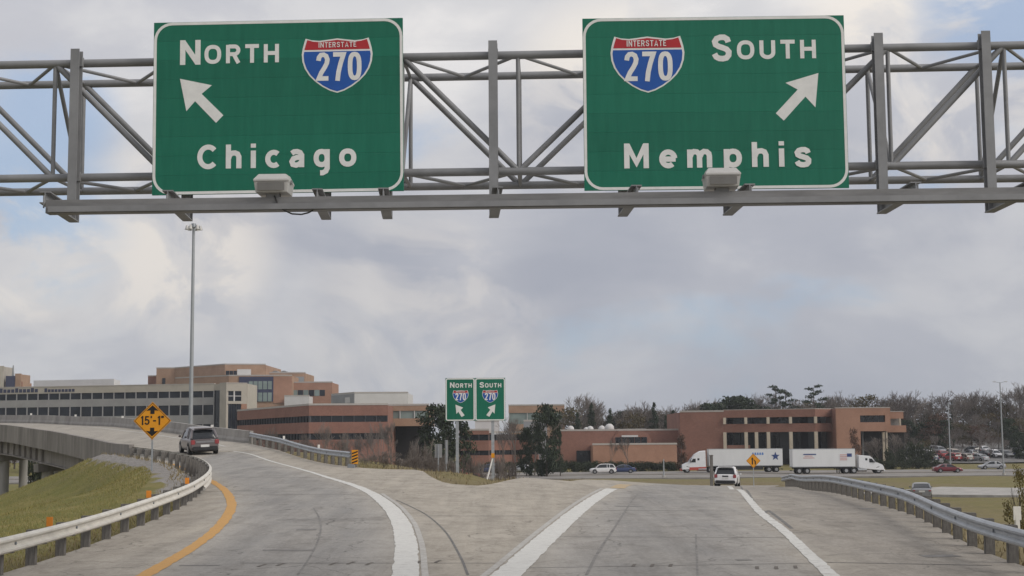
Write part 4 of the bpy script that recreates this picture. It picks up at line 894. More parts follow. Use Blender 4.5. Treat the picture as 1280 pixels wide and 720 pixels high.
def make_car(name, label, cat, kind, pn, loc, rotz, rot=None, group=None, full=True):
    s = CARS[kind]; L_ = s['L']; t = thing(name, label, cat, loc, rotz, group); pm = PAINT[pn]
    if rot: t.rotation_euler = rot
    ys = sorted(set([-L_ / 2, -L_ / 2 + .06, -L_ / 2 + .2, L_ / 2 - .2, L_ / 2 - .06, L_ / 2] + list(np.linspace(-L_ / 2 + .4, L_ / 2 - .4, 9))))
    rings = []
    for y in ys:
        w, zb = interp(s['wf'], y), interp(s['belt'], y); e = abs(y) > L_ / 2 - .01; lo = .24 + (.12 if abs(y) > L_ / 2 - .1 else 0)
        half = [(w * .86, lo), (w * .97, lo + .10), (w, .50), (w * .995, zb - .20), (w * .97, zb - .06), (w * .88, zb), (w * .45, zb + .025)]
        rings.append([(a, y, b) for a, b in half] + [(-a, y, b) for a, b in half[::-1]])
    MB().loft(rings).build('body', pm, t, smooth=True)
    rf = s['roof']; y0, y1 = rf[0][0], rf[-1][0]; gy_ = [a for a, b in rf]; gr = []; rr_ = []
    for y in gy_:
        zr = interp(rf, y); zb = interp(s['belt'], y); w = interp(s['wf'], y); f = max(0, (zr - zb) / .62)
        wb, wt = w * .90, w * (.90 - .20 * min(1, f)); zr = max(zr, zb + .012)
        half = [(wb, zb - .03), (wb * .5 + wt * .5, zb + (zr - zb) * .55), (wt, zr - .05 * min(1, f)), (wt * .82, zr), (wt * .3, zr + .008)]
        gr.append([(a, y, b) for a, b in half] + [(-a, y, b) for a, b in half[::-1]])
    MB().loft(gr).build('windows', 'glass', t, smooth=True)
    top = [y for y in gy_ if interp(rf, y) > interp(s['belt'], y) + .33]
    a, b = top[0], top[-1]
    for y in np.linspace(a, b, 7):
        zr = interp(rf, y); w = interp(s['wf'], y); wt = w * .705
        rr_.append([(wt + .012, y, zr - .07), (wt + .006, y, zr - .02), (wt * .8, y, zr + .014), (wt * .3, y, zr + .024), (-wt * .3, y, zr + .024), (-wt * .8, y, zr + .014), (-wt - .006, y, zr - .02), (-wt - .012, y, zr - .07), (-wt * .7, y, zr - .05), (wt * .7, y, zr - .05)])
    roof = MB().loft(rr_).build('roof', pm, t, smooth=True)
    # pillars follow the glass corners
    def corner(y, f):
        zr = interp(rf, y); zb = interp(s['belt'], y); w = interp(s['wf'], y); q = max(0, (zr - zb) / .62); wb, wt = w * .90, w * (.90 - .20 * min(1, q)); return wb + (wt - wb) * f, zb + (zr - zb) * f
    for sd in (-1, 1):
        for nm, ya, yb, r in (('rear_pillar', y0 + .06, top[0] + .1, .085), ('front_pillar', top[-1] + .02, y1 - .08, .04)):
            pa = corner(ya, .0 if nm[0] == 'r' else .97); pb = corner(yb, .97 if nm[0] == 'r' else 0)
            MB().tube((sd * pa[0], ya, pa[1]), (sd * pb[0], yb, pb[1] - .01), r, n=6).build(nm, pm, t, smooth=True)
        for ym in ((top[0] + top[-1]) / 2 - .15, (top[0] * .72 + top[-1] * .28)):
            pa = corner(ym, 0); pb = corner(ym, .93); MB().tube((sd * pa[0], ym, pa[1]), (sd * pb[0], ym, pb[1]), .045, n=6).build('side_pillar', pm, t)
    for sd in (-1, 1):
        for y in (-s['wb'], s['wf_']):
            w = interp(s['wf'], y); r = s['wr']
            wh = MB().tube((sd * (w - .20), y, r), (sd * (w + .012), y, r), r, n=20).build('wheel', 'tyre', t, smooth=True)
            MB().tube((sd * (w - .05), y, r), (sd * (w + .022), y, r), r * .62, n=14).build('rim', 'rim', wh, smooth=True)
            arch = [(y + math.cos(R(k)) * (r + .085), r + math.sin(R(k)) * (r + .085)) for k in range(-8, 189, 14)]
            MB().prism(arch, sd * (w - .1), sd * (w + .004), 'yz').build('wheel_arch', 'black_plastic', t)
        wr_ = interp(s['wf'], -L_ / 2 + .1); zb = interp(s['belt'], -L_ / 2 + .1)
        MB().box((sd * (wr_ - .11), -L_ / 2 + .06, zb - .13), (.26, .18, .28 if kind != 'sedan' else .14)).build('tail_light', 'tail_red', t, bevel=.03)
        wr_ = interp(s['wf'], L_ / 2 - .18)
        MB().box((sd * (wr_ - .16), L_ / 2 - .16, interp(s['belt'], L_ / 2 - .2) - .12), (.34, .24, .14)).build('headlight', 'headlamp', t, bevel=.03)
        my = y1 - .32; mw = interp(s['wf'], my)
        MB().box((sd * (mw + .075), my, interp(s['belt'], my) + .10), (.17, .12, .13)).build('mirror', pm, t, bevel=.03)
    MB().box((0, -L_ / 2 + .02, .40), (interp(s['wf'], -L_ / 2) * 1.9, .14, .26)).build('rear_bumper', 'black_plastic' if kind != 'sedan' else pm, t, bevel=.04)
    MB().box((0, L_ / 2 - .02, .42), (interp(s['wf'], L_ / 2) * 1.8, .14, .24)).build('front_bumper', 'black_plastic' if kind != 'sedan' else pm, t, bevel=.04)
    MB().box((0, -L_ / 2 - .0, .70 if kind != 'crossover' else .56), (.52, .03, .15)).build('number_plate', 'plate', t)
    MB().box((0, 0, .24), (W_half(s) * 1.5, L_ * .86, .10)).build('underbody', 'black_plastic', t)
    return t
def W_half(s): return s['W'] / 2
def on_slope(x, y, rz):
    e = .8; gx_ = (pz(x + e, y) - pz(x - e, y)) / (2 * e); gy_ = (pz(x, y + e) - pz(x, y - e)) / (2 * e)
    nrm = Vector((-gx_, -gy_, 1)).normalized(); q = Vector((0, 0, 1)).rotation_difference(nrm).to_matrix() @ Matrix.Rotation(rz, 3, 'Z'); return q.to_euler()
x, y = -18.9, 87.0
c1 = make_car('crossover_car', 'dark grey crossover seen from behind driving up the curving ramp', 'car', 'crossover', 'grey_brown', (x, y, pz(x, y) - .01), 0, rot=on_slope(x, y, R(23)))
c1.scale = (.97, .97, .97)
MB().box((0, -2.16, .80), (1.1, .05, .12)).build('chrome_strip', 'rim', c1, bevel=.02)
MB().box((0, -1.78, 1.58), (1.15, .3, .05), rot=Matrix.Rotation(R(-12), 3, 'X')).build('roof_spoiler', PAINT['grey_brown'], c1, bevel=.015)
x, y = X_at(908, 121), 121.0
c2 = make_car('white_suv', 'white sport utility car cresting the South ramp ahead', 'car', 'suv', 'white', (x, y, pz(x, y) - .01), 0, rot=on_slope(x, y, R(-13)))
MB().box((0, -2.02, 1.64), (1.2, .34, .05), rot=Matrix.Rotation(R(-12), 3, 'X')).build('roof_spoiler', PAINT['white'], c2, bevel=.015)
MB().box((0, -2.29, .86), (.5, .04, .12)).build('handle_trim', 'black_plastic', c2)
def on_fw(px, Y, extra=0): return (X_at(px, Y), Y, ZF)
make_car('white_suv', 'white wagon on the freeway with a blue car right behind it', 'car', 'suv', 'white', on_fw(753, 251), 0, rot=(0, 0, R(90)))
make_car('blue_sedan', 'pale and blue sedan close behind the white wagon on the freeway', 'car', 'sedan', 'navy', on_fw(777, 255), 0, rot=(0, 0, R(90)))
make_car('maroon_sedan', 'dark red sedan on the freeway below the parking lot', 'car', 'sedan', 'maroon', on_fw(1183, 240), 0, rot=(0, 0, R(-90)))
make_car('silver_sedan', 'pale silver sedan on the far freeway lanes by a lamp post', 'car', 'sedan', 'silver', on_fw(1238, 262), 0, rot=(0, 0, R(90)))
sx, sy = X_at(1149, 136.5), 136.5
make_car('silver_car', 'silver grey car on the side road seen just over the guardrail', 'car', 'sedan', 'mid_grey', (sx, sy, -3.21), 0, rot=(0, 0, R(-14)))
make_car('red_car', 'red and white car low behind the twin green sign', 'car', 'sedan', 'red', (X_at(583, 226), 226, ZF), 0, rot=(0, 0, R(-90)))
# ------------------------------------------------------------------ articulated trucks
mat('trailer_white', (.68, .69, .69), .45, .05, var=.05, scale=.35, streak=(1, 1, .4))
mat('truck_white', (.72, .73, .74), .3, var=.04, coat=.4)
mat('truck_red', (.42, .07, .05), .4, var=.08)
mat('mark_navy', (.03, .06, .19), .5)
mat('mark_blue', (.10, .24, .55), .5)
mat('mark_pink', (.58, .34, .32), .6)
mat('chassis', (.03, .03, .032), .7, var=.2)
mat('alu', (.4, .41, .42), .4, .7)
def dual(t, x, y, r=.5, w=.55, nm='wheel'):
    wh = MB().tube((x - w / 2, y, r), (x + w / 2, y, r), r, n=18).build(nm, 'tyre', t, smooth=True)
    sgn = 1 if x > 0 else -1
    MB().tube((x + sgn * (w / 2 - .1), y, r), (x + sgn * (w / 2 + .012), y, r), r * .55, n=14).build('rim', 'alu', wh, smooth=True)
def truck(name, label, x, y, rz, TL, skirt, marks, low, roofh, flip):
    t = thing(name, label, 'truck', (x, y, ZF), rz)      # local +y is forward; nose at y = 0
    # tractor: hood, windscreen, raked roof fairing, tapered in plan
    prof = [(.0, .55), (-.05, 1.05), (-.25, 1.42), (-1.05, 1.78), (-1.25, 1.82), (-1.95, 2.62), (-2.35, 3.1 + roofh * .4), (-3.3, 3.5 + roofh), (-4.2, 3.58 + roofh), (-4.25, .95), (-3.2, .78), (-1.9, .62), (-.6, .5)]
    rings = []
    for xx, k in ((-1.22, .90), (-1.13, .97), (-.6, 1.0), (.6, 1.0), (1.13, .97), (1.22, .90)):
        c = (-2.4, 1.8); rings.append([(xx * (1.0 if a < -1.9 or b < 1.2 else .93), c[0] + (a - c[0]) * (1 - (1 - k) * .5), c[1] + (b - c[1]) * (1 - (1 - k) * .6)) for a, b in prof])
    MB().loft(rings).build('cab', 'truck_white', t, smooth=True)
    MB().loft([[(-.98, -1.36, 1.98), (.98, -1.36, 1.98), (.98, -1.33, 1.95), (-.98, -1.33, 1.95)], [(-.95, -1.86, 2.56), (.95, -1.86, 2.56), (.95, -1.83, 2.60), (-.95, -1.83, 2.60)]]).build('windscreen', 'glass', t)
    for s in (-1, 1):
        MB().prism([(-1.62, 1.82), (-1.98, 2.42), (-2.45, 2.44), (-2.45, 1.80)], s * 1.19, s * 1.235, 'yz').build('side_window', 'glass', t)
        MB().prism([(-2.75, 2.15), (-2.75, 2.5), (-3.1, 2.5), (-3.1, 2.15)], s * 1.19, s * 1.235, 'yz').build('sleeper_window', 'glass', t)
        if low: MB().prism([(-1.3, .46), (-1.35, .95), (-4.25, 1.02), (-4.25, .46)], s * 1.16, s * 1.24, 'yz').build('side_fairing', low, t)
        MB().tube((s * .95, -2.9, .62), (s * .95, -4.3, .62), .32, n=14).build('fuel_tank', 'alu', t, smooth=True)
        MB().box((s * 1.33, -1.55, 2.05), (.16, .12, .5)).build('mirror', 'black_plastic', t)
        dual(t, s * 1.03, -.95, .5, .32); MB().prism([(-.95 + math.cos(R(k)) * .62, .5 + math.sin(R(k)) * .62) for k in range(0, 181, 15)], s * .95, s * 1.21, 'yz').build('wheel_arch', 'black_plastic', t)
        for yy in (-5.0, -6.25): dual(t, s * .95, yy)
        MB().box((s * .8, -.1, 1.0), (.35, .12, .22)).build('headlight', 'headlamp', t, bevel=.03)
    MB().box((0, .02, .55), (2.2, .2, .42)).build('bumper', low or 'truck_white', t, bevel=.06); MB().box((0, -.02, 1.05), (.95, .1, .5)).build('grille', 'black_plastic', t)
    for s in (-.4, .4): MB().box((s, -5.0, .85), (.12, 4.4, .28)).build('frame_rail', 'chassis', t)
    MB().tube((1.0, -4.36, .8), (1.0, -4.36, 3.2), .07, n=8).build('exhaust_stack', 'alu', t)
    # trailer
    y0 = -4.75; y1 = y0 - TL
    bx_ = MB().b2((-1.28, y1, 1.16), (1.28, y0, 4.08)).build('trailer_box', 'trailer_white', t, bevel=.02)
    MB().b2((-1.295, y1 - .01, 1.10), (1.295, y0 + .01, 1.22)).build('bottom_rail', 'alu', t); MB().b2((-1.295, y1 - .01, 4.03), (1.295, y0 + .01, 4.10)).build('top_rail', 'alu', t)
    k = int(TL / 1.22)
    for s in (-1, 1):
        for i in range(k + 1):
            yy = y0 - .04 - (TL - .08) * i / k; MB().box((s * 1.283, yy, 2.62), (.012, .03, 2.8)).build('panel_seam', 'trailer_white', t)
        for yy in (y1 + 1.1, y1 + 2.4): dual(t, s * .95, yy)
        MB().box((s * .8, y0 - 2.6, .65), (.14, .14, 1.1)).build('landing_leg', 'chassis', t)
        if skirt: MB().b2((s * 1.22, y1 + 3.4, .45), (s * 1.25, y0 - 3.0, 1.12)).build('side_skirt', skirt, t)
    MB().b2((-.5, y1 + .2, .85), (.5, y0 - .3, 1.12)).build('underframe', 'chassis', t); MB().b2((-1.1, y1 - .06, .45), (1.1, y1, .6)).build('rear_guard', 'chassis', t)
    side = -1 if not flip else 1     # which flank faces the ramps
    marks(t, side, y0, y1); return t
def star(cx, cz, r): return [(cx + (r if i % 2 == 0 else r * .42) * math.sin(R(36 * i)), cz + (r if i % 2 == 0 else r * .42) * math.cos(R(36 * i))) for i in range(10)]
def mk_left(t, s, y0, y1):
    X = s * 1.296
    MB().prism(star(y1 + 1.25, 2.75, .78), X, X + s * .008, 'yz').build('star_mark', 'mark_navy', t)
    for i in range(5): MB().prism([(y1 + 3.3 + i * .42, 3.02), (y1 + 3.65 + i * .42, 3.02), (y1 + 3.58 + i * .42, 3.42), (y1 + 3.36 + i * .42, 3.42)], X, X + s * .008, 'yz').build('side_mark', 'mark_blue', t)
def mk_right(t, s, y0, y1):
    X = s * 1.296
    MB().prism([(y1 + 1.7, 3.1), (y1 + 3.9, 3.1), (y1 + 3.9, 3.28), (y1 + 1.9, 3.28)], X, X + s * .008, 'yz').build('side_mark', 'mark_navy', t)
    for i in range(2): MB().b2((X, y1 + 1.75 + i * .25, 2.55 + i * .3), (X + s * .008, y1 + 3.6 - i * .3, 2.68 + i * .3)).build('side_mark', 'mark_pink', t)
    for i in range(4): MB().b2((X, y0 - 2.5, 2.2 + i * .27), (X + s * .008, y0 - 1.35, 2.34 + i * .27)).build('flag_stripe', 'mark_pink', t)
    MB().b2((X, y0 - 1.35, 2.75), (X + s * .008, y0 - .55, 3.3)).build('flag_field', 'mark_navy', t)
YT = 253.5; x = X_at(850.5, YT)
truck('semi_truck', 'white semi truck facing left with blue star on trailer and red lower fairing', x, YT, R(90), X_at(976, YT) - x - 4.75, 'chassis', mk_left, 'truck_red', .25, False)
YT = 239.0; x = X_at(1102, YT)
truck('semi_truck', 'white semi truck facing right with flag mark near the front of its trailer', x, YT, R(-90), x - X_at(988, YT) - 4.75, None, mk_right, None, -.55, True)
# ------------------------------------------------------------------ parked cars up the slope beyond the freeway
kd = kids_map(); protos = {}
for k_ in ('suv', 'sedan', 'crossover'):
    src = [o for o in bpy.data.objects if o.parent is None and o.name in ('white_suv', 'maroon_sedan', 'crossover_car')]
    protos[k_] = {'suv': bpy.data.objects['white_suv'], 'sedan': bpy.data.objects['maroon_sedan'], 'crossover': bpy.data.objects['crossover_car']}[k_]
def parked(px, Y, kind, col, rz, label, group, name=None):
    x = X_at(px, Y); z = tz(x, Y)
    e = 1.5; gx_ = (tz(x + e, Y) - tz(x - e, Y)) / (2 * e); gy_ = (tz(x, Y + e) - tz(x, Y - e)) / (2 * e)
    q = Vector((0, 0, 1)).rotation_difference(Vector((-gx_, -gy_, 1)).normalized()).to_matrix() @ Matrix.Rotation(rz, 3, 'Z')
    r = clone(protos[kind], (x, Y, z + (.28 if Y > 296 else .02)), 0, label, col, kd, rot=q.to_euler()); r['group'] = group; r.name = 'parked_car'; return r
cols = ['white', 'white', 'silver', 'white', 'red', 'grey', 'silver', 'black', 'white', 'tan', 'navy', 'white']
desc = {'white': 'white', 'silver': 'silver', 'red': 'red', 'grey': 'dark grey', 'black': 'black', 'tan': 'tan', 'navy': 'navy blue', 'maroon': 'dark red', 'grey_brown': 'brown grey'}
i = 0
for row, (Y, xs) in enumerate(((303, range(1126, 1165, 17)), (307, range(1192, 1300, 15)), (318, range(1130, 1300, 16)), (331, range(1140, 1300, 15)))):
    for px in xs:
        if random.random() < .22: continue
        c = cols[(i * 5 + row) % len(cols)]; k_ = ('sedan', 'suv', 'crossover')[(i * 7 + row) % 3]; i += 1
        parked(px + random.uniform(-3, 3), Y + random.uniform(-1, 1), k_, c, R(random.choice((0, 180)) + random.uniform(-12, 12) + 18),
               '%s %s parked in the crowded lot on the slope below the wood' % (desc[c], {'sedan': 'sedan', 'suv': 'wagon', 'crossover': 'hatchback'}[k_]), 'cars parked in the lot on the slope')
for px, Y, k_, c, lb_ in ((652, 268, 'sedan', 'silver', 'pale silver sedan parked behind the dark hedge under the evergreen'), (612, 268, 'suv', 'navy', 'navy blue wagon parked behind the gore sign posts'), (503, 210, 'suv', 'navy', 'navy blue wagon parked behind the bare brush'), (492, 214, 'sedan', 'white', 'white sedan parked behind the bare brush'), (524, 212, 'sedan', 'navy', 'navy blue sedan parked behind the bare brush')):
    parked(px, Y, k_, c, R(85), lb_, 'cars parked by the brick offices')
# ------------------------------------------------------------------ buildings
def brick_nodes(c1, c2, mortar, tint):
    def fn(nt, b):
        N = nt.nodes.new; L = nt.links.new; b.inputs['Roughness'].default_value = .9; b.inputs['Specular IOR Level'].default_value = .2
        tc = N('ShaderNodeTexCoord'); sx = N('ShaderNodeSeparateXYZ'); L(tc.outputs['Object'], sx.inputs[0]); ad = N('ShaderNodeMath'); ad.operation = 'ADD'; L(sx.outputs[0], ad.inputs[0]); L(sx.outputs[1], ad.inputs[1])
        cx = N('ShaderNodeCombineXYZ'); L(ad.outputs[0], cx.inputs[0]); L(sx.outputs[2], cx.inputs[1])
        br_ = N('ShaderNodeTexBrick'); br_.inputs['Scale'].default_value = 2.2; br_.inputs['Color1'].default_value = (*c1, 1); br_.inputs['Color2'].default_value = (*c2, 1); br_.inputs['Mortar'].default_value = (*mortar, 1); br_.inputs['Mortar Size'].default_value = .012
        L(cx.outputs[0], br_.inputs['Vector'])
        n = N('ShaderNodeTexNoise'); n.inputs['Scale'].default_value = .25; n.inputs['Detail'].default_value = 7; n.inputs['Roughness'].default_value = .65; L(tc.outputs['Object'], n.inputs['Vector'])
        r = N('ShaderNodeValToRGB'); r.color_ramp.elements[0].color = (.8, .78, .77, 1); r.color_ramp.elements[1].color = (1.1, 1.1, 1.1, 1); r.color_ramp.elements[0].position = .3; r.color_ramp.elements[1].position = .7; L(n.outputs['Fac'], r.inputs[0])
        m = N('ShaderNodeMix'); m.data_type = 'RGBA'; m.blend_type = 'MULTIPLY'; m.inputs[0].default_value = 1; L(br_.outputs['Color'], m.inputs[6]); L(r.outputs[0], m.inputs[7]); L(m.outputs[2], b.inputs['Base Color'])
    return fn
attr_mat('red_brick', brick_nodes((.24, .12, .09), (.285, .145, .11), (.27, .185, .15), 1))
attr_mat('tan_brick', brick_nodes((.35, .23, .16), (.40, .268, .19), (.34, .22, .15), 1))
attr_mat('orange_and_sunlit_brick', brick_nodes((.345, .195, .14), (.39, .225, .16), (.33, .2, .13), 1))  # orange brick, and the sunlit tone of the right pavilion's red brick
mat('cream_panel', (.42, .385, .33), .8, var=.08, scale=.4)
mat('grey_panel', (.30, .295, .29), .8, var=.1, scale=.5)
mat('roof_gravel', (.30, .285, .27), .95, var=.2, scale=1.5)
mat('window_glass', (.016, .02, .028), .2, var=.5, scale=.25, spec=.22)
mat('dark_glass', (.012, .014, .018), .15, var=.3, scale=.25, spec=.5)
mat('green_glass', (.20, .25, .235), .2, var=.2, scale=.3, spec=.6)
mat('blue_steel', (.035, .04, .085), .5, var=.1)
mat('mullion', (.34, .335, .34), .55, .2, var=.06)
mat('dark_mullion', (.06, .06, .065), .55, .2, var=.06)
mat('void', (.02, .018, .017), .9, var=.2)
mat('column_paint', (.46, .40, .32), .8, var=.08)
mat('white_panel', (.56, .55, .54), .7, var=.05, scale=.4)
mat('grey_metal', (.27, .28, .29), .6, .2, var=.08, scale=.5)
mat('parapet_trim', (.42, .39, .36), .8, var=.08)
def P2(px, Y): return (X_at(px, Y), Y)
def facade(b, p0, p1, bands, wall, glass='window_glass', mull='mullion', module=3.0, trim=None, rec=.25, mw=.14):
    # bands: (kind, z0, z1) world heights; seen from outside p0 is on the left
    a, c = Vector((p0[0], p0[1], 0)), Vector((p1[0], p1[1], 0)); d = (c - a); L_ = d.length; d.normalize(); nrm = Vector((d.y, -d.x, 0)); rz = math.atan2(d.y, d.x)
    def box(name, s0, s1, z0, z1, o0, o1, m):      # o: outward offsets
        ctr = a + d * ((s0 + s1) / 2) + nrm * ((o0 + o1) / 2)
        return MB().box((ctr.x, ctr.y, (z0 + z1) / 2), (s1 - s0, abs(o1 - o0), z1 - z0), rz).build(name, m, b, world=True)
    for kind, z0, z1 in bands:
        if kind == 'wall': box('wall_band', 0, L_, z0, z1, -.6, 0, wall)
        elif kind == 'panel': box('spandrel', 0, L_, z0, z1, -.6, -.06, 'grey_panel')
        elif kind == 'trim': box('coping', -.06, L_ + .06, z0, z1, -.62, .07, trim or 'parapet_trim')
        elif kind == 'void': box('recess', 0, L_, z0, z1, -3.2, -3.0, 'void')
        elif kind.startswith('win'):
            k = max(1, int(round(L_ / module)))
            for i in range(k):
                box('window', L_ * i / k + mw / 2, L_ * (i + 1) / k - mw / 2, z0, z1, -.32, -rec, glass)
                if i: box('mullion', L_ * i / k - mw / 2, L_ * i / k + mw / 2, z0, z1, -.4, -.02, mull)
            for s in ((0, mw), (L_ - mw, L_)): box('mullion', s[0], s[1], z0, z1, -.4, -.02, mull)
    return box
def core(b, pts, z0, z1, m='roof_gravel', name='roof', ins=.48):
    P = [np.array(p, float) for p in pts]; n = len(P)
    if sum(P[i][0] * P[(i + 1) % n][1] - P[(i + 1) % n][0] * P[i][1] for i in range(n)) < 0: P = P[::-1]
    o = []
    for i in range(n):      # draw the core in behind the facing
        a, c, e = P[i - 1], P[i], P[(i + 1) % n]; u = (c - a) / np.linalg.norm(c - a); v = (e - c) / np.linalg.norm(e - c); n1 = np.array((-u[1], u[0])); n2 = np.array((-v[1], v[0])); bi2 = n1 + n2; o.append(tuple(c + ins * bi2 / max(.35, 1 + n1 @ n2)))
    MB().prism(o, z0, z1, 'xy').build(name, m, b, world=True)
def inset(pts, d):
    c = np.mean(pts, axis=0); return [tuple(c + (np.array(p) - c) * (1 - d / np.linalg.norm(np.array(p) - c))) for p in pts]
def zpx(px, Y): return lambda py: Z_at(px, py, Y)
# --- pale office with long window bands (left)
Y = 352; z = zpx(150, Y); zb = tz(X_at(100, Y), Y) - .5
pL, pR = P2(-60, Y + 16), P2(267, Y)
b = thing('office_building', 'long pale office with continuous dark window bands behind the ramp bridge', 'building', (pR[0], pR[1], zb + .5))
bands = [('trim', z(481), z(480)), ('wall', z(489.5), z(481)), ('win', z(497.5), z(489.5)), ('panel', z(507), z(497.5)), ('win', z(519.5), z(507)), ('panel', z(531), z(519.5)), ('win', z(541), z(531)), ('panel', zb, z(541))]
bxf = facade(b, pL, pR, bands, 'cream_panel', module=2.93, mw=.22)
core(b, [pL, pR, (pR[0] - 4, pR[1] + 40), (pL[0], pL[1] + 40)], zb, z(483))
L_ = math.hypot(pR[0] - pL[0], pR[1] - pL[1])
# sign letters on the fascia: only their shapes can be made out
s0 = L_ * 60 / 327
for s, w, h in [(s0 + i * 1.1, .8, 1.05 if i % 4 else 1.35) for i in range(10)] + [(s0 + 12.6 + i * .95, .68, .85 if i else 1.2) for i in range(9)]:
    bxf('fascia_letter', s, s + w, z(487.6), z(487.6) + h * .8, 0, .08, 'blue_steel')
# dark glazed slot, corner tower
p1, p2 = P2(267, Y), P2(274, Y - 1); facade(b, p1, p2, [('win', zb, z(489)), ('wall', z(489), z(481))], 'cream_panel', 'dark_glass', 'dark_mullion', 1.3)
Yc = Y - 3; pa, pb, pc = P2(274, Yc), P2(282, Yc - 2), P2(308, Yc); zc = zpx(290, Yc)
facade(b, pa, pb, [('trim', zc(479.5), zc(478.5)), ('wall', zb, zc(479.5))], 'cream_panel')
f2 = facade(b, pb, pc, [('trim', zc(479.5), zc(478.5)), ('wall', zc(489), zc(479.5)), ('wall', zc(505), zc(501.5)), ('wall', zb, zc(541))], 'cream_panel')
Lc = math.hypot(pc[0] - pb[0], pc[1] - pb[1]); fx = lambda px: (px - 282) / 26 * Lc
f2('pier', 0, fx(283.5), zc(501.5), zc(489), -.6, 0, 'cream_panel'); f2('pier', fx(301), Lc, zc(501.5), zc(489), -.6, 0, 'cream_panel')
f2('pier', 0, fx(283), zc(541), zc(505), -.6, 0, 'cream_panel'); f2('pier', fx(301), Lc, zc(541), zc(505), -.6, 0, 'orange_and_sunlit_brick')
for u0, u1 in ((283.5, 291.4), (293, 301)):
    for v0, v1 in ((489, 494.8), (495.6, 501.5)): f2('window', fx(u0), fx(u1), zc(v1), zc(v0), -.3, -.25, 'window_glass')
f2('mullion', fx(291.4), fx(293), zc(501.5), zc(489), -.4, -.05, 'white_panel'); f2('mullion', fx(283.5), fx(291.4), zc(495.6), zc(494.8), -.4, -.06, 'white_panel'); f2('mullion', fx(293), fx(301), zc(495.6), zc(494.8), -.4, -.06, 'white_panel')
for i in range(3): f2('window', fx(283 + i * 6) + .05, fx(289 + i * 6) - .05, zc(541), zc(505), -.3, -.25, 'window_glass')
core(b, [pa, pb, pc, (pc[0], pc[1] + 14), (pa[0], pa[1] + 14)], zb, zc(480), 'roof_gravel')
pd = (pc[0] - .02, pc[1] + 14); facade(b, (pc[0] - .02, pc[1] + .66), pd, [('wall', zb, zc(479.5))], 'cream_panel')
# low plant room on its roof
pt, pt2 = P2(40, Y + 22), P2(141, Y + 16); z2 = zpx(90, Y + 18); facade(b, pt, pt2, [('wall', z(484), z2(474.5))], 'white_panel'); core(b, [pt, pt2, (pt2[0], pt2[1] + 8), (pt[0], pt[1] + 8)], z(484), z2(475), 'white_panel', 'plant_room')
# --- far towers at the left edge
Y = 520; z = zpx(10, Y); zb = tz(X_at(10, Y), Y) - 1
b = thing('tower_building', 'distant tower block with rooftop mast beyond the pale office', 'building', (X_at(8, Y), Y, zb + 1))
for a, c, tp, m in ((-14, 2, 457, 'cream_panel'), (-4, 26, 476.5, 'orange_and_sunlit_brick'), (5, 17, 469.5, 'blue_steel'), (16.5, 24, 466.5, 'tan_brick')):
    pa, pb = P2(a, Y + (tp % 3) * 2), P2(c, Y + (tp % 3) * 2); facade(b, pa, pb, [('wall', zb, z(tp))], m); core(b, [pa, pb, (pb[0], pb[1] + 12), (pa[0], pa[1] + 12)], zb, z(tp) - .2, m, 'block')
MB().tube((X_at(14, Y + 4), Y + 4, z(471)), (X_at(14, Y + 4), Y + 4, z(456)), .5, .2, 8).build('mast', 'grey_metal', b, world=True)
# --- tan hospital blocks behind
def block(b, faces, depth, ztop, zb, wall, bands=None, **kw):
    # faces: list of plan points left to right; bands per face
    for i in range(len(faces) - 1):
        bd = (bands[i] if bands and bands[i] else [('wall', zb, ztop)]); facade(b, faces[i], faces[i + 1], bd + [('trim', ztop, ztop + .35)], wall, **kw)
    f = list(faces); back = [(f[-1][0], f[-1][1] + depth), (f[0][0], f[0][1] + depth)]
    core(b, f + back, zb, ztop - .3)
    facade(b, (f[-1][0] - .02, f[-1][1] + .66), back[0], [('wall', zb, ztop - .02)], wall); facade(b, back[1], (f[0][0] + .02, f[0][1] + .66), [('wall', zb, ztop - .02)], wall)
Y = 440; zb = tz(X_at(300, Y), Y) - 1
b = thing('hospital_building', 'stepped tan brick building with glazed stair bay rising behind the pale office', 'building', (X_at(290, Y), Y, zb + 1))
z = zpx(290, Y); Yn = Y
f = [P2(183.5, Y + 26), P2(194, Y + 26)]; block(b, f, 20, zpx(188, Y + 26)(470.5), zb, 'red_brick')
f = [P2(194, Y + 22), P2(217, Y + 22), P2(280, Y + 2), P2(331, Y + 5)]; zz = zpx(270, Y + 8); zt = z(455.3); block(b, f, 30, zt, zb, 'tan_brick')
g = facade(b, P2(200, Y + 21.9), P2(208, Y + 21.9), [], 'tan_brick'); g('window', .4, 1.4, z(477), z(468), .02, .1, 'dark_glass')
g = facade(b, f[2], f[3], [], 'tan_brick'); l3 = math.hypot(f[3][0] - f[2][0], f[3][1] - f[2][1])
for i in range(3): g('window', .3 + i * 1.15, 1.3 + i * 1.15, z(470), z(463), .02, .1, 'window_glass')
g('wall_panel', l3 * .30, l3 * .64, z(473), z(461), .02, .12, 'white_panel')
f = [P2(331, Y + 12), P2(381, Y + 14)]; block(b, f, 20, z(464.5), zb, 'tan_brick'); g = facade(b, f[0], f[1], [], 'tan_brick'); g('louvre', 6, 12, z(476), z(469), .02, .12, 'grey_metal')
for px in (343, 354): MB().tube((X_at(px, Y + 16), Y + 16, z(466)), (X_at(px, Y + 16), Y + 22, z(466)), 1.35, n=14).build('vent_hood', 'grey_metal', b, world=True, smooth=True)
f = [P2(218, Y + 6), P2(285, Y - 8), P2(364, Y - 6)]; zt = z(471.5)
block(b, f, 14, zt, zb, 'tan_brick'); g = facade(b, f[1], f[2], [], 'tan_brick'); l3 = math.hypot(f[2][0] - f[1][0], f[2][1] - f[1][1]); u = lambda px: (px - 285) / 79 * l3
g('bay_frame', u(298), u(341), z(503), z(472.5), 0, .35, 'blue_steel')
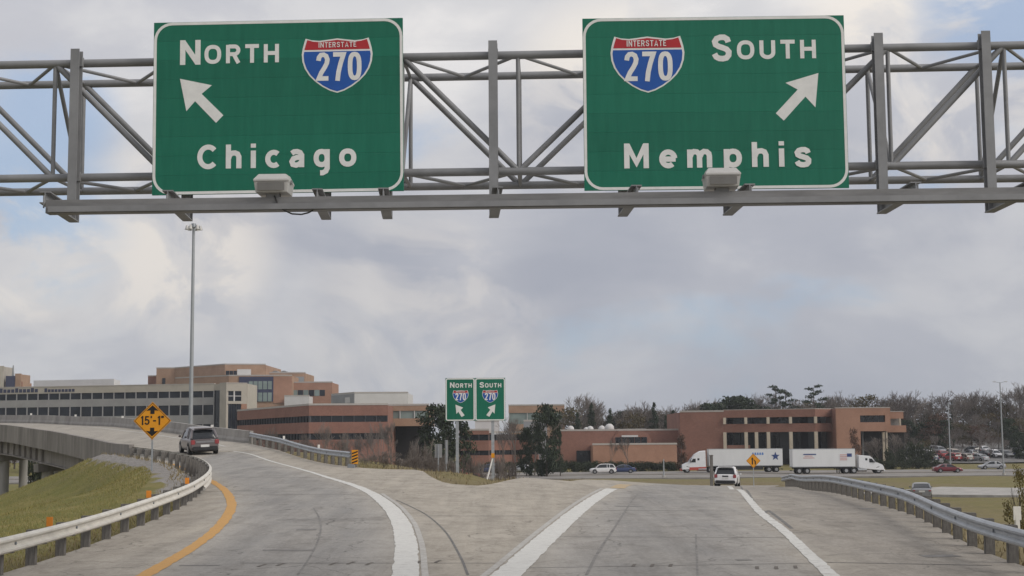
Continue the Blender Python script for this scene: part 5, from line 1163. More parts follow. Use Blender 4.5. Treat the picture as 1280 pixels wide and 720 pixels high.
for v0, v1 in ((478, 488), (492, 503)):
    for i in range(5): g('window', u(310 + i * 6) + .06, u(316 + i * 6) - .2, z(v1), z(v0), .35, .42, 'green_glass')
g('orange_pier', u(341), u(364), z(505), z(473), 0, .2, 'orange_and_sunlit_brick')
f = [P2(364, Y - 2), P2(415, Y - 2)]; zt = z(479.5)
block(b, f, 16, zt, zb, 'orange_and_sunlit_brick'); g = facade(b, f[0], f[1], [], 'tan_brick'); l3 = f[1][0] - f[0][0]
for i in range(6): g('window', l3 * (.02 + i * .135), l3 * (.145 + i * .135), z(496), z(488.5), .02, .1, 'green_glass' if i % 2 == 0 else 'window_glass')
f = [P2(355, Y - 12), P2(386, Y - 12)]; block(b, f, 8, z(497.5), zb, 'white_panel')
# --- grey flat-roofed box
Y = 400; z = zpx(460, Y); zb = tz(X_at(460, Y), Y) - 1
b = thing('warehouse_building', 'plain pale grey flat roofed box rising behind the red brick offices', 'building', (X_at(443, Y), Y, zb + 1))
block(b, [P2(414, Y + 14), P2(443, Y), P2(510, Y + 2)], 20, z(491.3), zb, 'white_panel', [[('wall', zb, z(491.3))], None]); g = facade(b, P2(414, Y + 14), P2(443, Y), [], 'grey_metal'); ll = math.hypot(X_at(443, Y) - X_at(414, Y + 14), 14)
for i in range(6): g('cladding_panel', ll * i / 6 + .03, ll * (i + 1) / 6 - .03, zb, z(492), .01, .1, 'grey_metal')
g('door', ll * .62, ll * .82, z(503), z(496), .1, .16, 'white_panel')
# --- red brick office with two window bands
Y = 262; zb = tz(X_at(400, Y), Y) - .6; z = zpx(420, Y)
b = thing('brick_office', 'red brick office with two dark ribbon windows beside the gore guardrail', 'building', (X_at(386, Y), Y, zb + .6))
bd = [('wall', z(519.5), z(506.5)), ('win', z(527.5), z(519.5)), ('wall', z(541.5), z(527.5)), ('win', z(549.5), z(541.5)), ('wall', zb, z(549.5))]
f = [P2(296, Y + 46), P2(386, Y), P2(484.5, Y + 2)]
block(b, f, 40, z(506.5), zb, 'red_brick', [bd, bd], glass='dark_glass', mull='dark_mullion', module=1.9)
# lighter wing with pale glass and an undercroft
Y2 = 276; z = zpx(510, Y2)
f = [P2(482, Y2), P2(536, Y2)]
block(b, f, 20, z(507), z(532.5), 'tan_brick', [[('wall', z(513.5), z(507)), ('win', z(523), z(513.5)), ('wall', z(532.5), z(523))]], glass='green_glass', mull='white_panel', module=3.2)
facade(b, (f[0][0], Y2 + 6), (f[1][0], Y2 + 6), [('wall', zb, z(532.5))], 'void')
# --- brick offices behind the gore sign
Y = 285; z = zpx(620, Y); zb = tz(X_at(620, Y), Y) - .6
b = thing('brick_office', 'low red brick offices with dark window bands behind the twin sign posts', 'building', (X_at(600, Y), Y, zb + .6))
bd = [('wall', z(543), z(538)), ('win', z(550.5), z(543)), ('wall', z(563), z(550.5)), ('win', z(569), z(563)), ('wall', zb, z(569))]
block(b, [P2(574, Y), P2(611, Y)], 20, z(538), zb, 'red_brick', [bd], glass='dark_glass', mull='dark_mullion', module=2.2)
block(b, [P2(611, Y + 5), P2(640, Y + 8), P2(672, Y + 6)], 20, z(541), zb, 'red_brick', [bd[1:], bd[1:]], glass='dark_glass', mull='dark_mullion', module=2.2)
block(b, [P2(594, Y + 12), P2(624, Y + 12)], 8, z(526), zb, 'white_panel'); block(b, [P2(655, Y + 14), P2(684, Y + 14)], 8, z(526), zb, 'grey_metal')
Y = 390; z = zpx(670, Y); zb = tz(X_at(670, Y), Y) - 1
b = thing('tan_building', 'tan flat roofed building rising behind the round evergreen', 'building', (X_at(670, Y), Y, zb + 1))
block(b, [P2(636, Y), P2(706, Y)], 20, z(507), zb, 'tan_brick', [[('wall', z(516), z(507)), ('win', z(530), z(516)), ('wall', zb, z(530))]], glass='green_glass', mull='white_panel', module=6)
# --- low brick hall with roof domes
Y = 300; z = zpx(780, Y); zb = tz(X_at(780, Y), Y) - .6
b = thing('brick_hall', 'low red brick hall with white roof vents and dark curved window', 'building', (X_at(778, Y), Y, zb + .6))
block(b, [P2(700, Y + 4), P2(768, Y + 4)], 24, z(538.2), zb, 'red_brick')
block(b, [P2(741, Y - 5), P2(846, Y - 4)], 9, z(556), zb, 'orange_and_sunlit_brick')
block(b, [P2(765, Y + 8), P2(856, Y + 8)], 24, z(538.2), zb, 'red_brick')
g = facade(b, P2(705, Y + 4), P2(742, Y + 4), [], 'red_brick'); g('door_recess', 2.6, 5.8, zb, z(563), .02, .1, 'dark_glass')
xc = X_at(772, Y); w = X_at(816, Y) - xc
MB().prism([(xc - .6, z(555)), (xc + w, z(555)), (xc + w, z(549)), (xc + w * .93, z(543)), (xc + w * .8, z(539.5)), (xc + w * .62, z(538.4)), (xc + w * .1, z(538.4)), (xc - .6, z(546))], Y + 3.5, Y + 7).build('curved_bay', 'red_brick', b, world=True)
for i in range(5): MB().b2((xc - .2 + i * w * .185, Y + 3.35, z(554)), (xc - .35 + (i + 1) * w * .185, Y + 3.48, z(546.5))).build('window', 'dark_glass', b, world=True)
MB().b2((xc + w * .15, Y + 3.2, z(546.3)), (xc + w * .62, Y + 3.45, z(544))).build('awning', 'white_panel', b, world=True)
MB().b2((X_at(776, Y), Y + 8, z(538)), (X_at(812, Y), Y + 12, z(535.8))).build('skylight', 'white_panel', b, world=True)
for px, r in ((713.5, .75), (733, .55), (738, .7), (752.5, .75), (762, 1.0)):
    mb = MB(); c = Vector((X_at(px, Y + 8), Y + 8, z(538.2))); rings = []
    for k in range(6): e = R(-20 + k * 21); rings.append([(c.x + r * math.cos(e) * math.cos(R(30 * q)), c.y + r * math.cos(e) * math.sin(R(30 * q)), c.z + r * .55 + r * math.sin(e)) for q in range(12)])
    mb.loft(rings).build('roof_vent', 'white_panel', b, world=True, smooth=True)
# --- the colonnaded red brick building on the right
Y = 300; z = zpx(980, Y); zb = tz(X_at(980, Y), Y) - .6
b = thing('brick_office', 'two storey red brick building with pale columns and deep shaded loggias', 'building', (X_at(980, Y), Y, zb + .6))
pA, pB, pC, pD = P2(850.5, Y + 4), P2(905, Y + 2), P2(1020, Y - 4), P2(1046, Y - 1)
zt = z(514)
block(b, [pA, pB], 26, zt, zb, 'red_brick')
# loggia front: parapet, floor spandrel, columns, dark back wall
def strip(p0, p1, z0, z1, m, nm='wall_band', dep=.8):
    a, c = Vector((*p0, 0)), Vector((*p1, 0)); d = c - a; n = Vector((d.y, -d.x, 0)).normalized(); ct = (a + c) / 2 - n * dep / 2
    return MB().box((ct.x, ct.y, (z0 + z1) / 2), (d.length, dep, z1 - z0), math.atan2(d.y, d.x)).build(nm, m, b, world=True)
for p0, p1 in ((pB, pC), (pC, pD)):
    strip(p0, p1, z(521.5), z(512), 'red_brick'); strip(p0, p1, z(512), z(511.3), 'parapet_trim', 'coping', .9); strip(p0, p1, z(540), z(529.5), 'red_brick')
    a, c = Vector((*p0, 0)), Vector((*p1, 0)); d = (c - a).normalized(); n = Vector((d.y, -d.x, 0)); q0, q1 = a - n * 4.5, c - n * 4.5
    k = max(2, int((c - a).length / 2.6))
    for lo, hi in ((529.5, 521.5), (575, 540)):
        for i in range(k):
            s0, s1 = q0 + (q1 - q0) * (i / k), q0 + (q1 - q0) * ((i + 1) / k); e = (s1 - s0).normalized() * .08; strip((s0.x + e.x, s0.y + e.y), (s1.x - e.x, s1.y - e.y), z(lo), z(hi), 'dark_glass', 'window', .1)
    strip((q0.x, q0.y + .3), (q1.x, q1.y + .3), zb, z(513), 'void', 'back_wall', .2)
strip((pB[0] + .1, pB[1] - .3), ((pB[0] * .72 + pC[0] * .28), (pB[1] * .72 + pC[1] * .28) - .3), zb, z(556), 'red_brick', 'low_wall', .6)
for px, full in ((906, 1), (933, 1), (961, 1), (989, 1), (1020, 1), (946, 2)):
    t_ = (px - 905) / 115; x = pB[0] + (pC[0] - pB[0]) * t_; y = pB[1] + (pC[1] - pB[1]) * t_ - .12
    if full == 1: MB().b2((x - .28, y - .3, z(529.6)), (x + .28, y + .3, z(521.4))).build('column', 'column_paint', b, world=True)
    MB().b2((x - .33, y - .3, zb), (x + .33, y + .3, z(539.9))).build('column', 'column_paint', b, world=True)
core(b, [(pB[0], pB[1] + 5), (pD[0], pD[1] + 6), (pD[0], pD[1] + 28), (pB[0], pB[1] + 28)], zb, z(513.5))
core(b, [(pB[0], pB[1] + .7), (pC[0], pC[1] + .7), (pD[0], pD[1] + .7), (pD[0], pD[1] + 6), (pB[0], pB[1] + 5.2)], z(514.5), z(513.2), 'roof_gravel')
core(b, [(pB[0], pB[1] + .7), (pC[0], pC[1] + .7), (pD[0], pD[1] + .7), (pD[0], pD[1] + 6), (pB[0], pB[1] + 5.2)], z(539), z(536), 'parapet_trim', 'floor_slab')
# right pavilion: red brick coloured lighter and more orange for the sun on it
pE, pF, pG = P2(1046, Y - 6), P2(1114, Y - 3), P2(1137, Y + 8); zz = z
x0, x1, y0 = pE[0], pF[0], Y - 6
U = lambda px: X_at(px, y0)
def rb(px0, px1, v0, v1, m='orange_and_sunlit_brick', nm='wall_band', dy=0, dep=.8): return MB().b2((U(px0), y0 + dy, z(v1)), (U(px1), y0 + dy + dep, z(v0))).build(nm, m, b, world=True)
rb(1046, 1114, 511.6, 520.6); rb(1046, 1076, 520.6, 529); rb(1107.5, 1114, 520.6, 529); rb(1046, 1114, 529, 540); rb(1046, 1076, 540, 590)
rb(1046, 1114, 510.6, 511.6, 'parapet_trim', 'coping', -.05, .95)
for i in range(4): rb(1076 + i * 8 + .3, 1084 + i * 8 - .3, 520.6, 529, 'dark_glass', 'window', .6, .1)
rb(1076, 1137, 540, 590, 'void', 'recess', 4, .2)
rb(1114, 1137, 516, 524.5, 'orange_and_sunlit_brick', 'wall_band', 4, .8); rb(1114, 1139, 533, 541.5, 'orange_and_sunlit_brick', 'wall_band', 3.4, .8); rb(1114, 1138, 515.2, 516, 'parapet_trim', 'coping', 3.9, .9); rb(1114, 1134, 524.5, 533, 'window_glass', 'window', 7, .1)
for px in (1109, 1132): rb(px - 1, px + 1, 524.5 if px > 1110 else 540, 533 if px > 1110 else 590, 'column_paint', 'column', 3.6 if px > 1110 else .2, .5)
rb(1108, 1111, 541, 590, 'column_paint', 'column', 3, .6); rb(1082, 1084, 540, 590, 'grey_metal', 'column', 3, .5)
core(b, [(U(1046), y0 + .7), (U(1114), y0 + .7), (U(1114), y0 + 26), (U(1046), y0 + 26)], z(540), z(513)); core(b, [(U(1046), y0 + 5), (U(1137), y0 + 5), (U(1137), y0 + 26), (U(1046), y0 + 26)], zb, z(517))
facade(b, (U(1046) + .02, y0 + 10), (U(1046) + .02, y0 + .84), [('wall', zb, z(511.7))], 'red_brick')
# ------------------------------------------------------------------ poles
mat('pole_grey', (.34, .36, .38), .5, .4, var=.06)
Y = 178; x = X_at(238, Y); zg = tz(x, Y); zt = Z_at(238, 283, Y)
t = thing('high_mast', 'very tall grey high mast light pole behind the ramp bridge', 'lamp post', (x, Y, zg))
MB().tube((0, 0, -.5), (0, 0, zt - zg), .30, .17, 14).build('mast', 'pole_grey', t, smooth=True)
MB().tube((0, 0, zt - zg - .15), (0, 0, zt - zg + .35), .35, .28, 12).build('head_frame', 'steel_blue_grey', t)
for i in range(6):
    a = R(60 * i + 15); p = Vector((math.cos(a), math.sin(a), 0))
    MB().tube(p * .2 + Vector((0, 0, zt - zg)), p * .75 + Vector((0, 0, zt - zg - .1)), .05, n=6).build('arm', 'steel_blue_grey', t)
    MB().tube(p * .85 + Vector((0, 0, zt - zg - .45)), p * .8 + Vector((0, 0, zt - zg + .1)), .26, .12, 10).build('lamp_head', 'lamp_shell', t, smooth=True)
def lamp(px, ytop, ybase, Y, label, arms):
    x = X_at(px, Y); zg = tz(x, Y); zt = Z_at(px, ytop, Y) - zg; t = thing('lamp_post', label, 'lamp post', (x, Y, zg))
    MB().tube((0, 0, -.4), (0, 0, zt), .13, .08, 10).build('mast', 'pole_grey', t, smooth=True)
    MB().tube((0, 0, -.3), (0, 0, .5), .26, n=10).build('base', 'pale_concrete', t)
    for s in arms:
        MB().tube((0, 0, zt - .08), (s * .7, 0, zt + .1), .03, n=6).build('arm', 'pole_grey', t); MB().box((s * .9, 0, zt + .1), (.45, .2, .1)).build('lamp_head', 'lamp_shell', t, bevel=.03)
lamp(1187, 503, 585, 268, 'thin lamp post without arms rising behind the dark red sedan', ())
lamp(1253, 478, 592, 222, 'tall lamp post with twin heads beside the freeway near the silver sedan', (-1, 1))
lamp(829, 574, 600, 225, 'short marker pole on the freeway verge before the truck', ())

# ------------------------------------------------------------------ parking lot on the slope
lm = MB(); lx_ = np.linspace(70, 190, 31); ly_ = np.linspace(298, 368, 24)
for yy in ly_:
    for xx in lx_: lm.v.append((xx, yy, tz(xx, yy) + .25))
nl = len(lx_); lm.f = [(j * nl + i, j * nl + i + 1, (j + 1) * nl + i + 1, (j + 1) * nl + i) for j in range(len(ly_) - 1) for i in range(nl - 1)]
lm.build('parking_lot', 'asphalt', kind='structure', fixn=False)
# ------------------------------------------------------------------ vegetation
mat_leaf('bark', [(.055, .045, .038), (.10, .085, .072)])
mat_leaf('twig', [(.12, .10, .088), (.19, .162, .145), (.15, .135, .122)])
mat_leaf('evergreen', [(.020, .030, .018), (.036, .05, .026), (.052, .068, .036)])
mat_leaf('pine', [(.026, .038, .024), (.042, .058, .034), (.06, .076, .044)])
mat_leaf('autumn', [(.06, .055, .024), (.095, .075, .032), (.12, .082, .045)])
mat_leaf('rust', [(.075, .042, .028), (.11, .058, .038), (.09, .062, .045)])
mat_leaf('hedge', [(.022, .03, .017), (.036, .046, .024), (.052, .058, .034)])
mat_leaf('olive', [(.10, .095, .03), (.16, .135, .045), (.13, .085, .03)])
mat_leaf('grass_blade', [(.14, .155, .042), (.195, .19, .06), (.29, .24, .10), (.23, .20, .07)])
mat_leaf('dry_blade', [(.17, .135, .07), (.27, .215, .125), (.13, .115, .055)])
def branch(mb, p, d, ln, r, depth, rs, spread, up_, twig, gen=0, mr=.012):
    q = p + d * ln; n = 5 if r > .05 else 3
    mb.tube(p, q, r, r * .68, n, cap=False)
    if depth == 0: return
    k = 2 + (rs.random() < .65) + (depth == 1 and twig)
    for i in range(k):
        nd = (d + Vector((rs.gauss(0, spread), rs.gauss(0, spread), rs.gauss(up_, spread * .6)))).normalized()
        branch(mb, p + d * ln * rs.uniform(.62, 1.0) if i else q, nd, ln * rs.uniform(.62, .86), max(mr, r * .62), depth - 1, rs, spread, up_, twig, gen + 1, mr)
def leaves(mb, pts, size, rs, flat=.0):
    for p in pts:
        a = Vector((rs.gauss(0, 1), rs.gauss(0, 1), rs.gauss(0, 1 - flat))).normalized(); b = a.orthogonal().normalized(); c = a.cross(b)
        th = rs.random() * 6.28; u = (b * math.cos(th) + c * math.sin(th)) * size * rs.uniform(.6, 1.2); v = a * size * rs.uniform(.35, .7); p = Vector(p)
        mb.add([p - u * .5, p + v * .5, p + u * .5, p - v * .5], [(0, 1, 2, 3)])
def clump_pts(c, rad, n, rs):
    o = []
    for _ in range(n):
        d = Vector((rs.gauss(0, 1), rs.gauss(0, 1), rs.gauss(0, 1))).normalized() * (rs.random() ** .45); o.append((c[0] + d.x * rad[0], c[1] + d.y * rad[1], c[2] + d.z * rad[2]))
    return o
def tree_mesh(kind, seed):
    rs = random.Random(seed); tr, cr = MB(), MB(); m = 'twig'
    if kind == 'fine':
        p = Vector((0, 0, -.4)); d = Vector((.02, .03, 1)).normalized(); tr.tube(p, p + d * 3.4, .2, .15, 8); q = p + d * 3.3
        for i in range(5): branch(cr, q - d * rs.uniform(0, .6), (d + Vector((rs.gauss(0, .42), rs.gauss(0, .42), .35))).normalized(), rs.uniform(2.6, 3.4), .10, 6, rs, .36, .10, True, 0, .007)
    elif kind == 'bare':          # about 14 m
        p = Vector((0, 0, -.4)); d = Vector((rs.gauss(0, .04), rs.gauss(0, .04), 1)).normalized(); tr.tube(p, p + d * 3.4, .24, .18, 8)
        q = p + d * 3.3
        for i in range(4): branch(cr, q - d * rs.uniform(0, .6), (d + Vector((rs.gauss(0, .42), rs.gauss(0, .42), .35))).normalized(), rs.uniform(2.6, 3.4), .13, 5, rs, .36, .10, True, 0, .028)
    elif kind == 'bush':        # twiggy, about 3 m
        for i in range(13): branch(cr, Vector((rs.gauss(0, .5), rs.gauss(0, .4), -.2)), Vector((rs.gauss(0, .34), rs.gauss(0, .34), 1)).normalized(), rs.uniform(.7, 1.1), .035, 4, rs, .34, .12, True)
        tr.tube((0, 0, -.3), (0, 0, .9), .06, .04, 6)
    elif kind in ('round', 'autumn', 'rust'):
        m = {'round': 'evergreen', 'autumn': 'autumn', 'rust': 'rust'}[kind]; tr.tube((0, 0, -.4), (.1, 0, 5.5), .24, .10, 8)
        for i in range(6): a = rs.uniform(0, 6.28); branch(tr, Vector((0, 0, rs.uniform(2, 4.5))), Vector((math.cos(a), math.sin(a), .8)).normalized(), 1.7, .08, 1, rs, .3, .1, False)
        for i in range(46 if kind == 'round' else 24):
            a = rs.uniform(0, 6.28); h = rs.uniform(.5 if kind == 'round' else 1.6, 9.2); rr_ = 3.3 * math.sin(math.pi * min(1, max(.16, (h + .6) / 11.0))) ** .7 * rs.uniform(.35, 1.0); s = rs.uniform(.75, 1.35)
            leaves(cr, clump_pts((rr_ * math.cos(a), rr_ * math.sin(a), h), (s * 1.15, s * 1.15, s * .8), 80 if kind == 'round' else 70, rs), .56 if kind == 'round' else .42, rs)
    elif kind == 'cone':
        m = 'pine'; tr.tube((0, 0, -.4), (0, 0, 11), .22, .04, 8)
        for i in range(64):
            h = rs.uniform(.8, 11.2); rr_ = (11.9 - h) / 11.2 * 2.7 * rs.uniform(.5, 1.1); a = rs.uniform(0, 6.28)
            leaves(cr, clump_pts((rr_ * .6 * math.cos(a), rr_ * .6 * math.sin(a), h - rr_ * .12), (rr_ * .55 + .2, rr_ * .55 + .2, .5), 40, rs), .36, rs, .2)
    elif kind == 'pine':
        m = 'pine'; tr.tube((0, 0, -.4), (.25, .1, 12.4), .2, .06, 8)
        for i in range(15):
            h = 5.2 + 7.6 * i / 15; a = i * 2.4; ln = (13.6 - h) * .36 + .5; e = Vector((ln * math.cos(a), ln * math.sin(a), h + .35)); tr.tube((0, 0, h), e, .06, .025, 4)
            leaves(cr, clump_pts(e, (.95, .95, .32), 60, rs), .42, rs, .4); leaves(cr, clump_pts(e * .62 + Vector((0, 0, h * .38)), (.7, .7, .3), 30, rs), .4, rs, .4)
    elif kind == 'column':
        m = 'rust'; tr.tube((0, 0, -.4), (0, 0, 4.2), .12, .04, 6)
        for i in range(22): h = rs.uniform(.3, 5.4); rr_ = .95 * (1 - (h / 6.0) ** 2) ; a = rs.uniform(0, 6.28); leaves(cr, clump_pts((rr_ * .6 * math.cos(a), rr_ * .6 * math.sin(a), h), (.55, .55, .5), 55, rs), .3, rs)
    elif kind == 'shrub':
        m = 'hedge'; tr.tube((0, 0, -.3), (0, 0, .9), .07, .03, 5)
        for i in range(10): leaves(cr, clump_pts((rs.uniform(-1.4, 1.4), rs.uniform(-.6, .6), rs.uniform(.25, 1.35)), (.75, .6, .5), 85, rs), .24, rs)
    elif kind == 'olive':
        m = 'olive'; tr.tube((0, 0, -.3), (0, 0, 2.2), .07, .03, 6)
        for i in range(6): a = rs.uniform(0, 6.28); branch(tr, Vector((0, 0, .6)), Vector((math.cos(a) * .6, math.sin(a) * .6, 1)).normalized(), .8, .03, 2, rs, .3, .1, False)
        for i in range(26): a = rs.uniform(0, 6.28); h = rs.uniform(.4, 3.0); rr_ = rs.uniform(.1, 1.15) * math.sin(math.pi * (h + .3) / 3.9); leaves(cr, clump_pts((rr_ * math.cos(a), rr_ * math.sin(a), h), (.38, .38, .32), 70, rs), .13, rs)
    a = tr.build('trunk', 'bark', None, smooth=True, fixn=False); c = cr.build('crown', m, None, fixn=False)
    H = max(v[2] for v in cr.v); Wd = max(v[0] for v in cr.v) - min(v[0] for v in cr.v)
    me = (a.data, c.data, H, Wd); bpy.data.objects.remove(a); bpy.data.objects.remove(c); return me
PROTO = {k: [tree_mesh(k, s) for s in ss] for k, ss in (('fine', (5,)), ('bare', (1, 2, 3, 4)), ('bush', (11, 12, 13)), ('round', (21, 22)), ('autumn', (31, 32)), ('rust', (41,)), ('cone', (51, 52)), ('pine', (61, 62)), ('column', (71,)), ('shrub', (81, 82, 83)), ('olive', (91,)))}
NAME = {'fine': 'bare_tree', 'bare': 'bare_tree', 'bush': 'bare_shrub', 'round': 'evergreen_tree', 'autumn': 'autumn_tree', 'rust': 'autumn_tree', 'cone': 'conifer_tree', 'pine': 'pine_tree', 'column': 'columnar_tree', 'shrub': 'hedge_shrub', 'olive': 'leafy_bush'}
def plant(kind, px, ytop, Y, label, group=None, wpx=None, cat='tree', x=None, zt=None):
    x = X_at(px, Y) if x is None else x; zg = tz(x, Y); a, c, H, Wd = random.choice(PROTO[kind]); h = (Z_at(px, ytop, Y) if zt is None else zt) - zg; k = max(.15, h / H); kw = k if wpx is None else wpx / F * Y / Wd
    t = thing(NAME[kind], label, cat, (x, Y, zg), random.uniform(0, 6.28), group); t.scale = (kw, kw, k)
    for nm, me in (('trunk', a), ('crown', c)): o = bpy.data.objects.new(nm, me); C.objects.link(o); o.parent = t
    return t
WOOD = 'trees of the wood behind the brick buildings'
LBL = {'bare': 'leafless grey tree in the wood behind the brick buildings', 'cone': 'dark green conical conifer in the wood behind the brick buildings', 'round': 'dark rounded evergreen in the wood behind the brick buildings',
       'autumn': 'olive brown leafy tree in the wood behind the brick buildings', 'rust': 'rusty brown leafy tree in the wood behind the brick buildings', 'pine': 'flat topped open pine standing above the colonnaded brick building'}
def wood(kind, px, yt, Y):
    w = 'behind the low brick hall' if px < 852 else 'behind the colonnaded brick building' if px < 1128 else 'above the crowded parking lot'
    plant(kind, px, yt, Y, LBL[kind].replace('in the wood behind the brick buildings', 'in the wood ' + w), WOOD)
rs = random.Random(3)
# skyline trees, left to right
for k, px, yt, Y in (('bare', 716, 490, 350), ('bare', 729, 492, 355), ('cone', 740, 503, 345), ('autumn', 712, 508, 340), ('cone', 722, 515, 335), ('bare', 748, 506, 360), ('cone', 763, 510, 340), ('bare', 776, 507, 352), ('bare', 788, 504, 356), ('bare', 803, 500, 360),
    ('cone', 818, 502, 338), ('cone', 842, 512, 335), ('bare', 812, 506, 365), ('bare', 830, 508, 362), ('bare', 846, 505, 355), ('bare', 860, 500, 352), ('autumn', 795, 515, 345), ('cone', 833, 518, 333),
    ('bare', 871, 497, 362), ('round', 893, 502, 350), ('round', 916, 493, 350), ('round', 928, 496, 355), ('bare', 940, 496, 360), ('bare', 953, 490, 362), ('pine', 972, 481, 350), ('pine', 984, 486, 352), ('bare', 962, 488, 360), ('bare', 996, 498, 358), ('pine', 1020, 480, 346), ('bare', 1040, 492, 356), ('bare', 1052, 488, 358), ('bare', 1064, 492, 362),
    ('autumn', 1086, 492, 352), ('bare', 1078, 494, 362), ('bare', 1100, 496, 358), ('bare', 1120, 488, 362), ('bare', 1131, 487, 365), ('bare', 1145, 494, 360), ('bare', 1160, 500, 366), ('bare', 1175, 488, 372), ('bare', 1190, 492, 370), ('bare', 1204, 487, 375), ('bare', 1218, 485, 372), ('bare', 1232, 488, 376), ('bare', 1246, 490, 374), ('bare', 1262, 482, 370), ('bare', 1275, 476, 366), ('bare', 1290, 478, 370)): wood(k, px, yt, Y)
# understorey and right-hand wood
for i in range(46):
    px = 1120 + i * 3.9 + rs.uniform(-3, 3); k = rs.choice(('bare', 'bare', 'autumn', 'autumn', 'rust', 'round', 'cone')); wood(k, px, rs.uniform(498, 535), rs.uniform(374, 395))
for i in range(26): wood(rs.choice(('bare', 'bare', 'cone', 'round', 'autumn', 'bare')), 706 + i * 6.2 + rs.uniform(-2, 2), rs.uniform(512, 532), rs.uniform(362, 378))
for i in range(20): wood(rs.choice(('bare', 'autumn', 'round', 'bare')), 870 + i * 13 + rs.uniform(-3, 3), rs.uniform(500, 512), rs.uniform(366, 380))
# named trees before the buildings
plant('round', 547, 503, 214, 'dark evergreen standing left of the twin green sign', None, 58)
plant('round', 571, 506, 222, 'dark evergreen half hidden behind the twin green sign', None, 48)
plant('round', 683, 503, 236, 'large dark evergreen in front of the tan flat roofed building', None, 44)
plant('cone', 700, 530, 238, 'dark conifer beside the large evergreen at the low brick hall', None, 18)
plant('round', 658, 533, 240, 'smaller dark evergreen left of the large one by the brick offices', None, 24)
plant('bare', 644, 519, 243, 'leafless tree just right of the twin green sign', None, 32)
plant('bare', 668, 525, 246, 'thin leafless tree before the low brick offices', None, 24)
plant('bare', 628, 532, 250, 'leafless tree between the twin sign and the brick offices', None, 26)
plant('column', 851.5, 541, 268, 'russet columnar tree at the corner of the colonnaded building', None, 19)
plant('rust', 1068, 533, 270, 'small russet leafy tree before the sunlit brick pavilion', None, 17)
plant('bare', 785, 545, 290, 'small leafless tree before the low brick hall', None, 18); plant('bare', 763, 548, 290, 'small leafless sapling by the hall entrance', None, 12)
for px, yt, w in ((1133, 552, 30), (1148, 549, 30), (1160, 556, 26), (1112, 558, 22)): plant('shrub', px, yt, 286, 'dense dark bush at the edge of the slope parking lot', 'dark bushes at the edge of the slope lot', w, 'shrub')
for px, yt in ((1098, 545), (1120, 540), (1140, 543), (1090, 552)): plant('bare', px, yt, 289, 'small leafless tree beside the sunlit brick pavilion', 'leafless trees beside the pavilion', 26)
for i in range(13): plant('bare', 322 + i * 14, rs.uniform(520, 550), rs.uniform(215, 235), 'leafless sapling in front of the red brick office', 'leafless saplings before the red brick office', 26)
HG = 'shrubs of the hedge along the freeway'
for i in range(52): plant('shrub', 604 + i * 4.9, rs.uniform(574.5, 578), 272.5 + rs.uniform(-.8, .8), 'dark shrub of the clipped hedge between the freeway and the low brick hall', HG, 21, 'shrub')
for i in range(20): plant('shrub', 1046 + i * 7.2, rs.uniform(570, 577), 276 + rs.uniform(-.8, .8), 'dark shrub of the hedge between the freeway and the colonnaded building', HG, 20, 'shrub')
BR = 'leafless brush beyond the gore'
for px, yt, Y, w in ((470, 566, 88, 34), (484, 562, 92, 38), (500, 557, 98, 40), (514, 549, 104, 44), (528, 546, 108, 46), (542, 556, 100, 36), (556, 560, 96, 34), (480, 572, 84, 26), (498, 572, 86, 30), (520, 568, 88, 36), (536, 570, 86, 32), (588, 565, 100, 34), (600, 568, 104, 36), (626, 566, 110, 34), (640, 570, 112, 30), (458, 570, 84, 22), (566, 572, 90, 26)):
    plant('bush', px, yt, Y, 'leafless brown brush growing beyond the gore guardrail', BR, w, 'shrub')
UB = 'dark bushes under the ramp bridge'
for px, yt, Y, w in ((96, 578, 140, 40), (70, 582, 150, 40), (40, 566, 165, 44), (112, 576, 150, 30), (60, 574, 160, 36)): plant('shrub', px, yt, Y, 'dark bush in the shade beneath the ramp bridge', UB, w, 'shrub')
UW = 'brown trees beyond the ramp bridge'
for i in range(14): plant('rust' if i % 2 else 'bare', -14 + i * 11, rs.uniform(540, 556), rs.uniform(275, 300), 'brown tree seen far off under the ramp bridge', UW, 30)
# right edge: a leafy bush below the rail and a bare tree whose twigs reach into the picture
plant('olive', 1271, 577, 60, 'yellowing leafy bush growing just beyond the right guardrail', None, 40, 'bush')
plant('olive', 1300, 566, 63, 'second yellowing bush beside the one past the right guardrail', None, 44, 'bush')
t = plant('fine', 0, 0, 58, 'tall leafless tree at the roadside with twigs reaching over the guardrail', x=X_at(1556, 58), zt=9.6)
x = X_at(1267, 48); zg = tz(x, 48)
t = thing('marker_post', 'short white marker post past the right guardrail', 'post', (x, 48, zg)); MB().box((0, 0, .35), (.16, .1, 1.6)).build('shaft', 'white_tab', t, bevel=.02); zz_ = Z_at(1267, 634, 48) - zg
MB().box((0, -.03, zz_ - .2), (.26, .03, .45)).build('plate', 'white_tab', t, bevel=.01)
